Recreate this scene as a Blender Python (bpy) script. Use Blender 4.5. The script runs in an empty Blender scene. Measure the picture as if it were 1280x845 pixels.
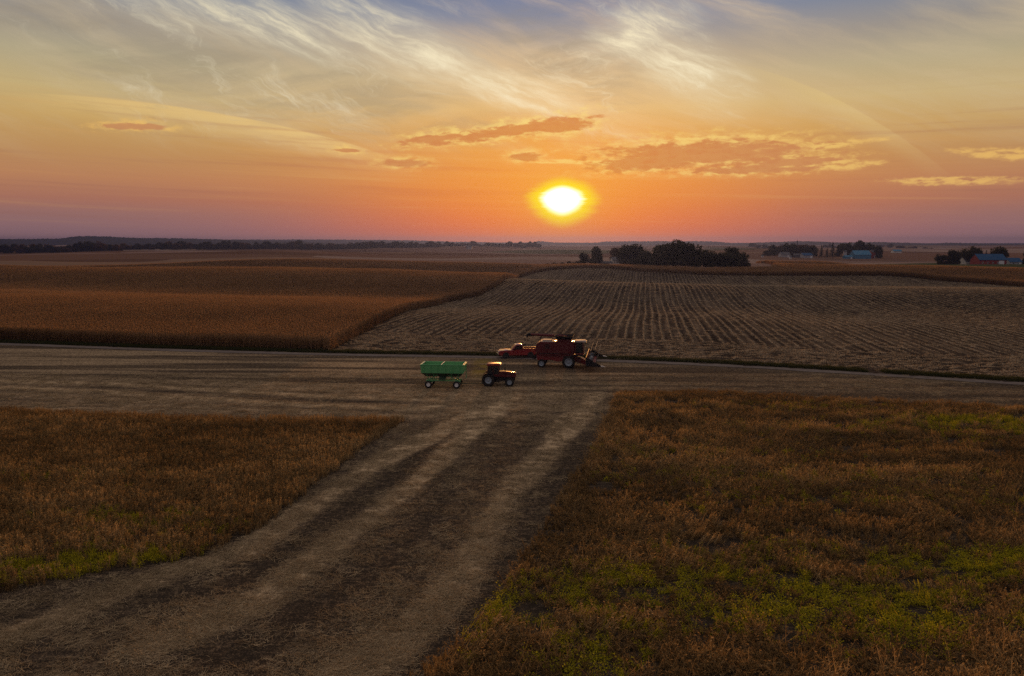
import bpy, bmesh, math, random
import numpy as np
from mathutils import Vector, Matrix
R = math.radians
rng = np.random.default_rng(7)
random.seed(7)
SC = bpy.context.scene
COL = SC.collection

# ------------------------------------------------------------------ camera
F = 900.0; CX, CY, HOR = 640.0, 422.5, 303.0
H = 18.0
PITCH = math.atan((CY - HOR) / F)
cd = bpy.data.cameras.new('camera'); cam = bpy.data.objects.new('camera', cd); COL.objects.link(cam)
cam.location = (0, 0, H); cam.rotation_euler = (math.pi/2 - PITCH, 0, 0)
cd.sensor_width = 36; cd.sensor_fit = 'HORIZONTAL'; cd.lens = F/1280*36
cd.clip_start = 0.5; cd.clip_end = 30000
SC.camera = cam

def ray(px, py):
    dx, dy = (px-CX)/F, (CY-py)/F
    s, c = math.sin(PITCH), math.cos(PITCH)
    v = np.array([dx, dy*s + c, dy*c - s]); return v/np.linalg.norm(v)
def sky(px, py):
    v = ray(px, py); return math.degrees(math.atan2(v[0], v[1])), math.degrees(math.asin(v[2]))

# ------------------------------------------------------------------ terrain
def sm(a, b, x):
    t = np.clip((np.asarray(x, float)-a)/(b-a), 0, 1); return t*t*(3-2*t)
def hgt(x, y):
    x = np.asarray(x, float); y = np.asarray(y, float)
    a = 2.0*np.cos(2*np.pi*(y+0.42*x-310)/190)*sm(140, 245, y)*(1-sm(520, 720, y))
    b = 0.9*np.sin(2*np.pi*(x+0.35*y)/310+1.0)*sm(140, 300, y)*(1-sm(3000, 5000, y))
    c = sm(520, 900, y)*(1-sm(3500, 6000, y))*(2.2*np.sin(x/170+y/260)+2.2*np.sin(y/190-x/390+2)+1.5*np.sin(x/95-y/140))
    return a+b+c
def G(px, py, z=0.0):
    """first point where the sight line meets the terrain"""
    v = ray(px, py)
    if py > 400:
        t = (z-H)/v[2]; return np.array([v[0]*t, v[1]*t, z])
    ts = np.arange(60, 7000, 1.0)
    P = np.array([0, 0, H])[None] + ts[:, None]*v[None]
    hit = np.nonzero(P[:, 2] < hgt(P[:, 0], P[:, 1])+z)[0]
    return P[hit[0]] if len(hit) else P[1400]
def GD(px, D):
    x = (px-CX)/F*D; return np.array([x, D, float(hgt(x, D))])

def inpoly(P, poly):
    x, y = P[:, 0], P[:, 1]; r = np.zeros(len(P), bool); n = len(poly)
    for i in range(n):
        x0, y0 = poly[i]; x1, y1 = poly[(i+1) % n]
        if y0 == y1: continue
        c = ((y0 > y) != (y1 > y)) & (x < (x1-x0)*(y-y0)/(y1-y0)+x0); r ^= c
    return r
def dist_poly(P, line):
    d = np.full(len(P), 1e9)
    for (a, b) in zip(line[:-1], line[1:]):
        a = np.array(a[:2]); b = np.array(b[:2]); ab = b-a
        t = np.clip(((P-a)@ab)/(ab@ab), 0, 1)
        d = np.minimum(d, np.hypot(*(P-(a+t[:, None]*ab)).T))
    return d
_NG = rng.random((64, 64))
def vnoise(x, y, s):
    """value noise 0..1 with cell size s"""
    x = np.asarray(x, float)/s+1000; y = np.asarray(y, float)/s+1000
    i = np.floor(x).astype(int); j = np.floor(y).astype(int); u = x-i; v = y-j
    u = u*u*(3-2*u); v = v*v*(3-2*v)
    g = lambda a, b: _NG[a % 64, b % 64]
    return (g(i, j)*(1-u)+g(i+1, j)*u)*(1-v)+(g(i, j+1)*(1-u)+g(i+1, j+1)*u)*v
def fbm(x, y, s, o=4):
    t = 0; a = 1; n = 0
    for k in range(o):
        t = t+a*vnoise(x+17.3*k, y-9.1*k, s/2**k); n += a; a *= .55
    return t/n

# ------------------------------------------------------------------ node helpers
class E:
    """a float socket with arithmetic"""
    def __init__(s, T, k): s.T, s.k = T, k
    def _b(s, o, op, r=False):
        a, b = (o, s) if r else (s, o); return M(s.T, op, a, b)
    def __add__(s, o): return s._b(o, 'ADD')
    __radd__ = __add__
    def __sub__(s, o): return s._b(o, 'SUBTRACT')
    def __rsub__(s, o): return s._b(o, 'SUBTRACT', True)
    def __mul__(s, o): return s._b(o, 'MULTIPLY')
    __rmul__ = __mul__
    def __truediv__(s, o): return s._b(o, 'DIVIDE')
def plug(T, sock, v):
    if isinstance(v, E): v = v.k
    if isinstance(v, bpy.types.NodeSocket): T.links.new(v, sock)
    elif isinstance(v, (tuple, list)) and len(v) == 3 and sock.type == 'RGBA': sock.default_value = (*v, 1)
    else: sock.default_value = v
def M(T, op, a, b=None, c=None):
    n = T.nodes.new('ShaderNodeMath'); n.operation = op
    for i, v in enumerate((a, b, c)):
        if v is not None: plug(T, n.inputs[i], v)
    return E(T, n.outputs[0])
def smooth(T, x, a, b, lo=0.0, hi=1.0):
    n = T.nodes.new('ShaderNodeMapRange'); n.interpolation_type = 'SMOOTHSTEP'
    plug(T, n.inputs[0], x); plug(T, n.inputs[1], a); plug(T, n.inputs[2], b)
    n.inputs[3].default_value = lo; n.inputs[4].default_value = hi
    return E(T, n.outputs[0])
def comb(T, x, y, z=0.0):
    n = T.nodes.new('ShaderNodeCombineXYZ')
    for i, v in enumerate((x, y, z)): plug(T, n.inputs[i], v)
    return n.outputs[0]
def noise(T, vec, scale=1, detail=4, rough=.55, dist=0.0, lac=2.0):
    n = T.nodes.new('ShaderNodeTexNoise'); n.noise_dimensions = '3D'
    if vec is not None: T.links.new(vec, n.inputs['Vector'])
    plug(T, n.inputs['Scale'], scale); n.inputs['Detail'].default_value = detail
    n.inputs['Roughness'].default_value = rough; n.inputs['Distortion'].default_value = dist
    return E(T, n.outputs[0])
def ramp(T, x, stops, interp='LINEAR'):
    n = T.nodes.new('ShaderNodeValToRGB'); cr = n.color_ramp; cr.interpolation = interp
    while len(cr.elements) > 1: cr.elements.remove(cr.elements[0])
    cr.elements[0].position = stops[0][0]; cr.elements[0].color = (*stops[0][1], 1)
    for p, c in stops[1:]:
        e = cr.elements.new(p); e.color = (*c, 1)
    plug(T, n.inputs[0], x); return n.outputs[0]
def mix(T, f, a, b, mode='MIX'):
    n = T.nodes.new('ShaderNodeMix'); n.data_type = 'RGBA'; n.blend_type = mode
    plug(T, n.inputs[0], f); plug(T, n.inputs[6], a); plug(T, n.inputs[7], b); return n.outputs[2]
def lin(r, g, b):
    f = lambda c: (c/255/12.92 if c/255 <= .04045 else ((c/255+.055)/1.055)**2.4)
    return (f(r), f(g), f(b))

MATS = {}
def new_mat(name):
    m = bpy.data.materials.new(name); m.use_nodes = True; T = m.node_tree; T.nodes.clear()
    out = T.nodes.new('ShaderNodeOutputMaterial'); MATS[name] = m; return m, T, out
def paint(name, col, rough=.5, metal=0.0, var=.18, scale=3.0, coat=0.0, dirt=0.0, spec=.5):
    m, T, out = new_mat(name)
    p = T.nodes.new('ShaderNodeBsdfPrincipled'); tc = T.nodes.new('ShaderNodeTexCoord')
    n1 = noise(T, tc.outputs['Object'], scale, 5, .6); n2 = noise(T, tc.outputs['Object'], scale*7, 4, .6)
    dark = tuple(c*(1-var) for c in col); lite = tuple(min(1, c*(1+var)) for c in col)
    c = mix(T, n1, dark, lite)
    if dirt:
        f = smooth(T, n2*.6+n1*.5, .5, .8)*dirt
        c = mix(T, f, c, (.13, .10, .075))
    T.links.new(c, p.inputs['Base Color']); plug(T, p.inputs['Roughness'], n2*.25+(rough-.12))
    p.inputs['Metallic'].default_value = metal; p.inputs['Coat Weight'].default_value = coat
    p.inputs['Specular IOR Level'].default_value = spec
    T.links.new(p.outputs[0], out.inputs[0]); return m
def glass(name, col=(.02, .025, .03)):
    m, T, out = new_mat(name)
    p = T.nodes.new('ShaderNodeBsdfPrincipled'); p.inputs['Base Color'].default_value = (*col, 1)
    p.inputs['Roughness'].default_value = .06; p.inputs['Alpha'].default_value = .62
    T.links.new(p.outputs[0], out.inputs[0]); return m
def leafy(name, cols, trans=.4, nscale=.6, attr=None):
    """thin dry or green vegetation: diffuse + translucent, colour varied per plant"""
    m, T, out = new_mat(name)
    oi = T.nodes.new('ShaderNodeObjectInfo'); g = T.nodes.new('ShaderNodeNewGeometry')
    rp = E(T, g.outputs['Random Per Island']); rnd = E(T, oi.outputs['Random'])
    if attr:
        a = T.nodes.new('ShaderNodeAttribute'); a.attribute_type = 'INSTANCER'; a.attribute_name = attr
        base = E(T, a.outputs['Fac'])*.34+rnd*.12+rp*.54
    else: base = rnd*.45+rp*.55
    n = len(cols)
    c = ramp(T, base, [(i/(n-1), cc) for i, cc in enumerate(cols)])
    d = T.nodes.new('ShaderNodeBsdfDiffuse'); t = T.nodes.new('ShaderNodeBsdfTranslucent')
    T.links.new(c, d.inputs[0]); T.links.new(c, t.inputs[0])
    x = T.nodes.new('ShaderNodeMixShader'); x.inputs[0].default_value = trans
    T.links.new(d.outputs[0], x.inputs[1]); T.links.new(t.outputs[0], x.inputs[2]); T.links.new(x.outputs[0], out.inputs[0])
    return m

# ------------------------------------------------------------------ object helpers
def tag(o, label=None, cat=None, group=None, kind=None):
    if label: o['label'] = label
    if cat: o['category'] = cat
    if group: o['group'] = group
    if kind: o['kind'] = kind
    return o
def empty(name, loc=(0, 0, 0), rz=0.0):
    o = bpy.data.objects.new(name, None); o.empty_display_size = .3; COL.objects.link(o)
    o.location = loc; o.rotation_euler = (0, 0, rz); return o
def mesh_np(name, V, Fc, mats, parent=None, smooth_=False, midx=None, link=True):
    """V (n,3) array, Fc list/array of polys"""
    me = bpy.data.meshes.new(name); me.from_pydata([tuple(v) for v in V], [], [tuple(int(i) for i in f) for f in Fc])
    for m in (mats if isinstance(mats, (list, tuple)) else [mats]): me.materials.append(m)
    if midx is not None: me.polygons.foreach_set('material_index', np.asarray(midx, dtype=np.int32))
    if smooth_: me.polygons.foreach_set('use_smooth', np.ones(len(me.polygons), dtype=bool))
    me.update(); o = bpy.data.objects.new(name, me)
    if link: COL.objects.link(o)
    if parent: o.parent = parent
    return o
class MB:
    """collects solids, links them as one mesh"""
    def __init__(s): s.v = []; s.f = []
    def add(s, vs, fs):
        o = len(s.v); s.v += [tuple(map(float, v)) for v in vs]; s.f += [tuple(i+o for i in f) for f in fs]; return s
    def box(s, x0, x1, y0, y1, z0, z1):
        vs = [(x, y, z) for z in (z0, z1) for y in (y0, y1) for x in (x0, x1)]
        return s.add(vs, [(0, 2, 3, 1), (4, 5, 7, 6), (0, 1, 5, 4), (2, 6, 7, 3), (0, 4, 6, 2), (1, 3, 7, 5)])
    def prism(s, pts, y0, y1, inset=0.0):
        """(x,z) outline extruded along y, with a chamfer when inset > 0"""
        n = len(pts); c = np.mean(pts, axis=0)
        def ring(y, k):
            out = []
            for p in pts:
                d = np.array(p)-c; L = np.linalg.norm(d)+1e-9; q = c+d*(1-k/L); out.append((q[0], y, q[1]))
            return out
        rings = [ring(y0, inset), ring(y0+inset, 0), ring(y1-inset, 0), ring(y1, inset)] if inset else [ring(y0, 0), ring(y1, 0)]
        vs = sum(rings, []); fs = []
        for r in range(len(rings)-1):
            for i in range(n):
                j = (i+1) % n; fs.append((r*n+i, r*n+j, (r+1)*n+j, (r+1)*n+i))
        fs.append(tuple(range(n))[::-1]); fs.append(tuple((len(rings)-1)*n+i for i in range(n)))
        return s.add(vs, fs)
    def tube(s, path, r, n=8, caps=True):
        P = [Vector(p) for p in path]; rs = r if isinstance(r, (list, tuple)) else [r]*len(P); rings = []
        for i, p in enumerate(P):
            d = (P[min(i+1, len(P)-1)]-P[max(i-1, 0)]).normalized()
            a = d.cross(Vector((0, 0, 1)) if abs(d.z) < .9 else Vector((1, 0, 0))).normalized(); b = d.cross(a)
            rings.append([p+(a*math.cos(2*math.pi*k/n)+b*math.sin(2*math.pi*k/n))*rs[i] for k in range(n)])
        vs = sum(rings, []); fs = []
        for i in range(len(P)-1):
            for k in range(n): fs.append((i*n+k, i*n+(k+1) % n, (i+1)*n+(k+1) % n, (i+1)*n+k))
        if caps: fs.append(tuple(range(n))[::-1]); fs.append(tuple((len(P)-1)*n+k for k in range(n)))
        return s.add(vs, fs)
    def lathe(s, prof, c=(0, 0, 0), n=24, axis='y'):
        """prof of (radius, offset along the axis)"""
        vs = []; fs = []; m = len(prof)
        for k in range(n):
            a = 2*math.pi*k/n
            for r, o in prof:
                u, w = r*math.cos(a), r*math.sin(a)
                p = (u, o, w) if axis == 'y' else ((u, w, o) if axis == 'z' else (o, u, w))
                vs.append((c[0]+p[0], c[1]+p[1], c[2]+p[2]))
        for k in range(n):
            for i in range(m-1): fs.append((k*m+i, k*m+i+1, ((k+1) % n)*m+i+1, ((k+1) % n)*m+i))
        return s.add(vs, fs)
    def build(s, name, mat, parent=None, smooth_=False, bevel=0.0):
        o = mesh_np(name, s.v, s.f, mat, parent)
        bm = bmesh.new(); bm.from_mesh(o.data); bmesh.ops.recalc_face_normals(bm, faces=bm.faces)
        if bevel:
            es = [e for e in bm.edges if len(e.link_faces) == 2 and e.calc_face_angle(0) > .6]
            bmesh.ops.bevel(bm, geom=es, offset=bevel, segments=2, affect='EDGES', clamp_overlap=True)
        bm.to_mesh(o.data); bm.free()
        if smooth_ or bevel:
            o.data.polygons.foreach_set('use_smooth', np.ones(len(o.data.polygons), dtype=bool))
            o.data.set_sharp_from_angle(angle=R(38))
        return o
def copy_tree(o, parent=None):
    c = o.copy(); COL.objects.link(c); c.parent = parent
    for ch in [x for x in SC_CHILD.get(o.name, [])]: copy_tree(ch, c)
    return c
SC_CHILD = {}
def index_children(o):
    ch = [x for x in bpy.data.objects if x.parent == o]; SC_CHILD[o.name] = ch
    for c in ch: index_children(c)

# ------------------------------------------------------------------ sky and light
SUN_A, SUN_E = sky(703, 248)
W = bpy.data.worlds.new('World'); SC.world = W; W.use_nodes = True
T = W.node_tree; T.nodes.clear()
wo = T.nodes.new('ShaderNodeOutputWorld'); bg = T.nodes.new('ShaderNodeBackground')
tc = T.nodes.new('ShaderNodeTexCoord'); sx = T.nodes.new('ShaderNodeSeparateXYZ'); T.links.new(tc.outputs['Generated'], sx.inputs[0])
X, Y, Z = (E(T, sx.outputs[i]) for i in range(3))
A = M(T, 'ARCTAN2', X, Y)*57.29578
EL = M(T, 'ARCSINE', Z)*57.29578
P2 = comb(T, A, EL)
def skst(stops):      # (photo row, colour) -> ramp positions, elevation / 90
    return sorted([(max(0, sky(640, py)[1])/30.0, lin(*c)) for py, c in stops])
side = ramp(T, EL/30.0, skst([(302, (158, 120, 124)), (288, (148, 111, 114)), (272, (154, 112, 106)), (255, (170, 114, 94)), (232, (186, 130, 92)),
        (200, (190, 144, 92)), (168, (198, 160, 98)), (138, (198, 174, 122)), (100, (178, 166, 134)), (60, (148, 142, 136)), (20, (122, 132, 150)), (-20, (104, 122, 154))])
        + [(.95, lin(162, 154, 150))])
mid = ramp(T, EL/30.0, skst([(302, (250, 108, 34)), (288, (248, 112, 34)), (272, (252, 124, 38)), (250, (252, 142, 48)), (225, (250, 152, 56)), (200, (246, 160, 68)),
        (168, (240, 172, 88)), (138, (236, 190, 122)), (100, (222, 190, 142)), (60, (190, 172, 150)), (20, (136, 140, 158)), (-20, (108, 122, 156))])
        + [(.95, lin(168, 156, 148))])
dA = A-SUN_A
wmid = M(T, 'EXPONENT', (dA*dA)*(-1/(17.0**2)))
warp = noise(T, P2, .09, 3, .5)-.5
wmid = M(T, 'MINIMUM', M(T, 'MAXIMUM', wmid+warp*.25*wmid, 0.0), 1.0)
col = mix(T, wmid, side, mid)

# thin streaks of veil: stretched noise, tilted down to the right
def rot(vx, vy, deg, sx_, sy_):
    c, s = math.cos(R(deg)), math.sin(R(deg))
    return comb(T, (vx*c+vy*s)*sx_, (vy*c-vx*s)*sy_)
wob = noise(T, comb(T, A*.10, EL*.22), 1.0, 4, .55)-.5
wob2 = noise(T, comb(T, A*.15+7.0, EL*.25+3.0), 1.0, 4, .55)-.5
Aw = A+wob*4.0; Ew = EL+wob2*1.6
fib = noise(T, rot(Aw, Ew, -20, .075, .55), 1.0, 9, .66, .25)
fib2 = noise(T, rot(Aw, Ew, 10, .05, .45), 1.0, 6, .60, .2)
fine = noise(T, rot(Aw, Ew, -6, .24, 2.0), 1.0, 8, .68, .15)
big = noise(T, rot(A, EL, -18, .045, .13), 1.0, 3, .5)
def ell(px, py, wx, wy, deg=0.0, nz=None, amt=0.0, soft=.5, a=A, e=EL):
    """soft-edged ellipse round a photo point, ragged by a noise"""
    a0, e0 = sky(px, py); k = 57.29578/F; c, s = math.cos(R(deg)), math.sin(R(deg))
    u = ((a-a0)*c+(e-e0)*s)/(wx*k); v = ((e-e0)*c-(a-a0)*s)/(wy*k)
    d = M(T, 'SQRT', u*u+v*v)
    if nz is not None: d = d+(nz-.5)*amt
    return smooth(T, d, 1.0, 1.0-soft)
hi = smooth(T, EL, 4.0, 9.0)
# broad grey veil in the upper left and centre, cream fibres over it
veil = smooth(T, fib*.55+big*.65, .50, .85)*hi
col = mix(T, veil*.6, col, mix(T, wmid, lin(205, 185, 150), lin(252, 214, 160)))
grey = M(T, 'MAXIMUM', ell(300, 95, 420, 62, -9, fine, .9, .8), ell(700, 60, 150, 60, -25, fine, 1.0, .8))
col = mix(T, grey*smooth(T, fib2, .66, .36)*.48, col, lin(150, 138, 118))
fibm = smooth(T, fib, .46, .74)*smooth(T, fine, .30, .62)
fib3 = noise(T, rot(A+wob*9.0+20, EL+wob2*4.0, -30, .16, .62), 1.0, 9, .70, .35)
fib4 = noise(T, rot(A+wob*4.0, EL+wob2*1.8, -22, .15, .95), 1.0, 9, .70, .25)
plume = M(T, 'MAXIMUM', ell(800, 40, 85, 42, 12, fib, 1.5, .9), ell(860, 90, 110, 50, -28, fib, 1.5, .9))
stream = M(T, 'MAXIMUM', ell(500, 55, 190, 45, -18, fib, 1.2, .9), ell(640, 112, 130, 32, -14, fib, 1.2, .9))
stream = M(T, 'MAXIMUM', stream, ell(330, 30, 200, 40, -6, fib, 1.2, .9))
cream = M(T, 'MINIMUM', (plume*1.25+stream*1.1)*(fibm*.35+smooth(T, fib4, .38, .70)*.55+smooth(T, fib3, .45, .72)*.22+.20), 1.0)
col = mix(T, cream, col, mix(T, wmid, lin(232, 220, 188), lin(255, 240, 202)))
wisp = smooth(T, fib3, .50, .70)*smooth(T, EL, 5.5, 9.5)*smooth(T, big, .40, .60)*smooth(T, A, 24, 8)
col = mix(T, wisp*.45, col, mix(T, wmid, lin(226, 214, 184), lin(255, 238, 200)))
# the long bright edge of the veil on the left, the arc on the right
def arc(pts, w, nz, amt, top=True):
    """band along a parabola through three photo points"""
    s = [sky(*p) for p in pts]; cf = np.polyfit([q[0] for q in s], [q[1] for q in s], 2)
    curve = A*A*float(cf[0])+A*float(cf[1])+float(cf[2])
    dd = EL-curve+(nz-.5)*amt
    x0, x1 = s[0][0], s[-1][0]
    ends = smooth(T, A, x0-4, x0+6)*smooth(T, A, x1+4, x1-6)
    return smooth(T, dd, -w, 0.0)*0.0+ends*smooth(T, dd, -w, -.03)*smooth(T, dd, .10, -.03)
e1 = arc([(60, 118), (260, 140), (470, 190)], 1.9, fine, .25)
col = mix(T, e1*smooth(T, fine, .25, .55)*.8, col, mix(T, wmid, lin(226, 190, 122), lin(255, 214, 140)))
e2 = arc([(960, 90), (1060, 132), (1140, 182)], 1.6, fine, .25)
col = mix(T, e2*.45, col, lin(226, 196, 132))
# thin level streaks over the lower sky
lev = noise(T, rot(A, EL, -1.5, .035, 1.5), 1.0, 6, .6, .2)
low = smooth(T, EL, .6, 2.2)*smooth(T, EL, 12, 7)
col = mix(T, smooth(T, lev, .52, .72)*low*.22, col, mix(T, wmid, lin(214, 160, 96), lin(255, 205, 120)))
col = mix(T, smooth(T, lev, .48, .30)*low*.28, col, mix(T, wmid, lin(150, 100, 88), lin(232, 120, 50)))
# small low clouds: bright rims, dull orange bodies
cn = noise(T, comb(T, A*.8, EL*1.9), 1.0, 8, .68, .3)
cn2 = noise(T, comb(T, A*.8+4, EL*2.6), 1.0, 8, .62, .2)
bodies = [(640, 163, 110, 8, 9, 1.5), (704, 158, 46, 9, 6, 1.3), (545, 173, 52, 6, 8, 1.6), (505, 204, 36, 5.5, 0, .8), (656, 196, 24, 6, 0, .9),
          (880, 192, 150, 17, 0, 1.3), (820, 201, 95, 13, 4, 1.2), (985, 204, 70, 7, 3, 1.6), (940, 212, 90, 5, 0, 1.6), (168, 158, 40, 4, 2, 1.5), (432, 188, 18, 3, 0, 1.3)]
bm_, rim_ = None, None
for (px, py, wx, wy, dg, am) in bodies:
    b_ = ell(px, py, wx, wy, dg, cn2, am*1.35, .45); r_ = ell(px, py-1, wx*1.22+5, wy*1.6+3, dg, cn, am*1.5, .8)
    bm_ = b_ if bm_ is None else M(T, 'MAXIMUM', bm_, b_); rim_ = r_ if rim_ is None else M(T, 'MAXIMUM', rim_, r_)
for q in [(760, 204, 130, 4, -3, 1.0), (1000, 186, 100, 6, 4, 1.6), (1050, 206, 55, 8, 0, 1.7), (900, 172, 90, 3, 0, 1.4), (1190, 226, 80, 6, -2, 1.6), (1262, 192, 60, 8, -6, 1.5), (695, 202, 60, 3, 0, 1.0)]:
    rim_ = M(T, 'MAXIMUM', rim_, ell(*q[:5], cn, q[5], .6))
col = mix(T, rim_*.75*smooth(T, cn2, .34, .56), col, mix(T, wmid, lin(240, 190, 104), lin(255, 226, 132)))
col = mix(T, bm_*.85, col, mix(T, wmid, lin(198, 138, 92), lin(212, 128, 68)))
# glow of the sun and its blown-out disc
dE = EL-SUN_E
r2 = M(T, 'SQRT', dA*dA*.55+dE*dE)
gl = M(T, 'EXPONENT', r2*(-1/3.6)); gl2 = M(T, 'EXPONENT', r2*(-1/1.5))
col = mix(T, gl*.50, col, (1.0, .42, .04)); col = mix(T, gl2*.55, col, (1.0, .56, .06))
jag = noise(T, comb(T, A*.25, EL*3.2), 1.0, 3, .6)
ax = M(T, 'ABSOLUTE', dA); ay = M(T, 'ABSOLUTE', dE)
below = smooth(T, dE, .3, -.3)
sh = M(T, 'SQRT', M(T, 'POWER', ax/1.62, 1.7)+M(T, 'POWER', ay/(.90+below*.34), 1.7))
sh = sh+(jag-.5)*.5*smooth(T, ax, .7, 1.8)
col = mix(T, smooth(T, sh, 1.85, 1.05), col, (1.08, .78, .002))
col = mix(T, smooth(T, sh, 1.20, .45), col, (3.2, 3.0, 2.5))
# the half of the sky behind the camera and overhead: dim sky model under set tones, zenith raised to lift the ground
nis = T.nodes.new('ShaderNodeTexSky'); nis.sky_type = 'NISHITA'; nis.sun_disc = False
nis.sun_elevation = R(SUN_E); nis.sun_rotation = R(SUN_A); nis.air_density = 1.4; nis.dust_density = 1.6; nis.ozone_density = 1.5
nm = T.nodes.new('ShaderNodeVectorMath'); nm.operation = 'SCALE'; nm.inputs['Scale'].default_value = .07
T.links.new(nis.outputs[0], nm.inputs[0])
back = smooth(T, Y, .35, -.15); up = smooth(T, EL, 20, 50)
behind = mix(T, .75, nm.outputs[0], ramp(T, EL/90.0, [(0, lin(84, 82, 104)), (.12, lin(112, 104, 124)), (.45, lin(184, 168, 164)), (1, lin(194, 176, 168))]))
col = mix(T, M(T, 'MAXIMUM', back, up), col, behind)
T.links.new(col, bg.inputs[0]); bg.inputs[1].default_value = 1.0
T.links.new(bg.outputs[0], wo.inputs[0])
sl = bpy.data.lights.new('sun', 'SUN'); so = bpy.data.objects.new('sun', sl); COL.objects.link(so)
sl.energy = 3.6; sl.angle = R(2.5); sl.color = (1.0, .44, .115)
sv = Vector((math.sin(R(SUN_A))*math.cos(R(SUN_E)), math.cos(R(SUN_A))*math.cos(R(SUN_E)), math.sin(R(SUN_E))))
so.rotation_euler = sv.to_track_quat('Z', 'Y').to_euler(); so.location = (0, 0, 60)

SC.view_settings.view_transform = 'Standard'; SC.view_settings.look = 'None'
SC.view_settings.gamma = 1; SC.view_settings.exposure = 0.0; SC.view_settings.use_curve_mapping = False
SC.render.engine = 'CYCLES'; cy = SC.cycles
cy.max_bounces = 5; cy.diffuse_bounces = 3; cy.glossy_bounces = 2; cy.transmission_bounces = 3; cy.transparent_max_bounces = 12
cy.volume_bounces = 0; cy.caustics_reflective = False; cy.caustics_refractive = False; cy.sample_clamp_indirect = 4.0; cy.use_denoising = False

# ------------------------------------------------------------------ ground materials
def soil_mat():
    """bare soil near, a patchwork of harvested and green fields far off"""
    m, T, out = new_mat('soil')
    g = T.nodes.new('ShaderNodeNewGeometry'); s = T.nodes.new('ShaderNodeSeparateXYZ'); T.links.new(g.outputs['Position'], s.inputs[0])
    x, y = E(T, s.outputs[0]), E(T, s.outputs[1])
    n = noise(T, g.outputs['Position'], .35, 6, .6)
    near = ramp(T, n, [(.3, (.05, .036, .027)), (.7, (.10, .072, .052))])
    wv = noise(T, g.outputs['Position'], .004, 2, .5)
    v = T.nodes.new('ShaderNodeTexVoronoi'); v.distance = 'MANHATTAN'; v.inputs['Scale'].default_value = 1
    T.links.new(comb(T, x*.0021+wv*.7, y*.0040+x*.0004), v.inputs['Vector'])
    sc = T.nodes.new('ShaderNodeSeparateColor'); T.links.new(v.outputs['Color'], sc.inputs[0])
    far = ramp(T, sc.outputs[0], [(0, (.16, .09, .06)), (.22, (.22, .145, .115)), (.40, (.11, .06, .038)), (.58, (.27, .20, .165)), (.74, (.07, .075, .035)), (.84, (.23, .15, .10)), (1, (.17, .10, .06))], 'CONSTANT')
    st = noise(T, comb(T, x*.01, y*.12), 1, 4, .6)
    far = mix(T, smooth(T, st, .35, .7)*.5, far, (.14, .09, .06))
    c = mix(T, smooth(T, y, 380, 470), near, far)
    p = T.nodes.new('ShaderNodeBsdfDiffuse'); T.links.new(c, p.inputs[0]); T.links.new(p.outputs[0], out.inputs[0]); return m
def harvested_mat():
    """soybean stubble with straw swaths; the mask 'straw' is where straw lies thick"""
    m, T, out = new_mat('soybean_stubble')
    g = T.nodes.new('ShaderNodeNewGeometry'); s = T.nodes.new('ShaderNodeSeparateXYZ'); T.links.new(g.outputs['Position'], s.inputs[0])
    x, y = E(T, s.outputs[0]), E(T, s.outputs[1])
    a = T.nodes.new('ShaderNodeAttribute'); a.attribute_name = 'straw'; straw = E(T, a.outputs['Fac'])
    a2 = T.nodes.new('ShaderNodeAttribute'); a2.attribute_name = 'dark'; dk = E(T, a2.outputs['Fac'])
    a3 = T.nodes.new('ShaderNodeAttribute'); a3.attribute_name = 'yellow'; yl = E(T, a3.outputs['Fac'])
    w = noise(T, g.outputs['Position'], .15, 3, .5)
    rows = noise(T, comb(T, x*.35, y*3.2+w*3.0), 1, 4, .65)
    f1 = noise(T, g.outputs['Position'], 2.6, 8, .75); f2 = noise(T, g.outputs['Position'], 11.0, 6, .75)
    f1 = smooth(T, f1, .28, .72); f2 = smooth(T, f2, .30, .70); rows2 = noise(T, comb(T, x*.9, y*9.0+w*5.0), 1, 3, .6); t = f1*.27+f2*.33+rows*.26+rows2*.30-.06
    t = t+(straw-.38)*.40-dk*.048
    c = ramp(T, t, [(.30, (.042, .034, .026)), (.43, (.125, .094, .064)), (.54, (.245, .182, .112)), (.69, (.56, .43, .265))])
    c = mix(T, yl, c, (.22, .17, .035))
    b = T.nodes.new('ShaderNodeBump'); b.inputs['Strength'].default_value = .8; b.inputs['Distance'].default_value = .08
    plug(T, b.inputs['Height'], f1*.5+f2*.35+rows*.5)
    p = T.nodes.new('ShaderNodeBsdfDiffuse'); T.links.new(c, p.inputs[0]); T.links.new(b.outputs[0], p.inputs['Normal'])
    T.links.new(p.outputs[0], out.inputs[0]); return m
ROW_AZ = R(10.5)      # compass bearing of the corn rows
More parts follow.
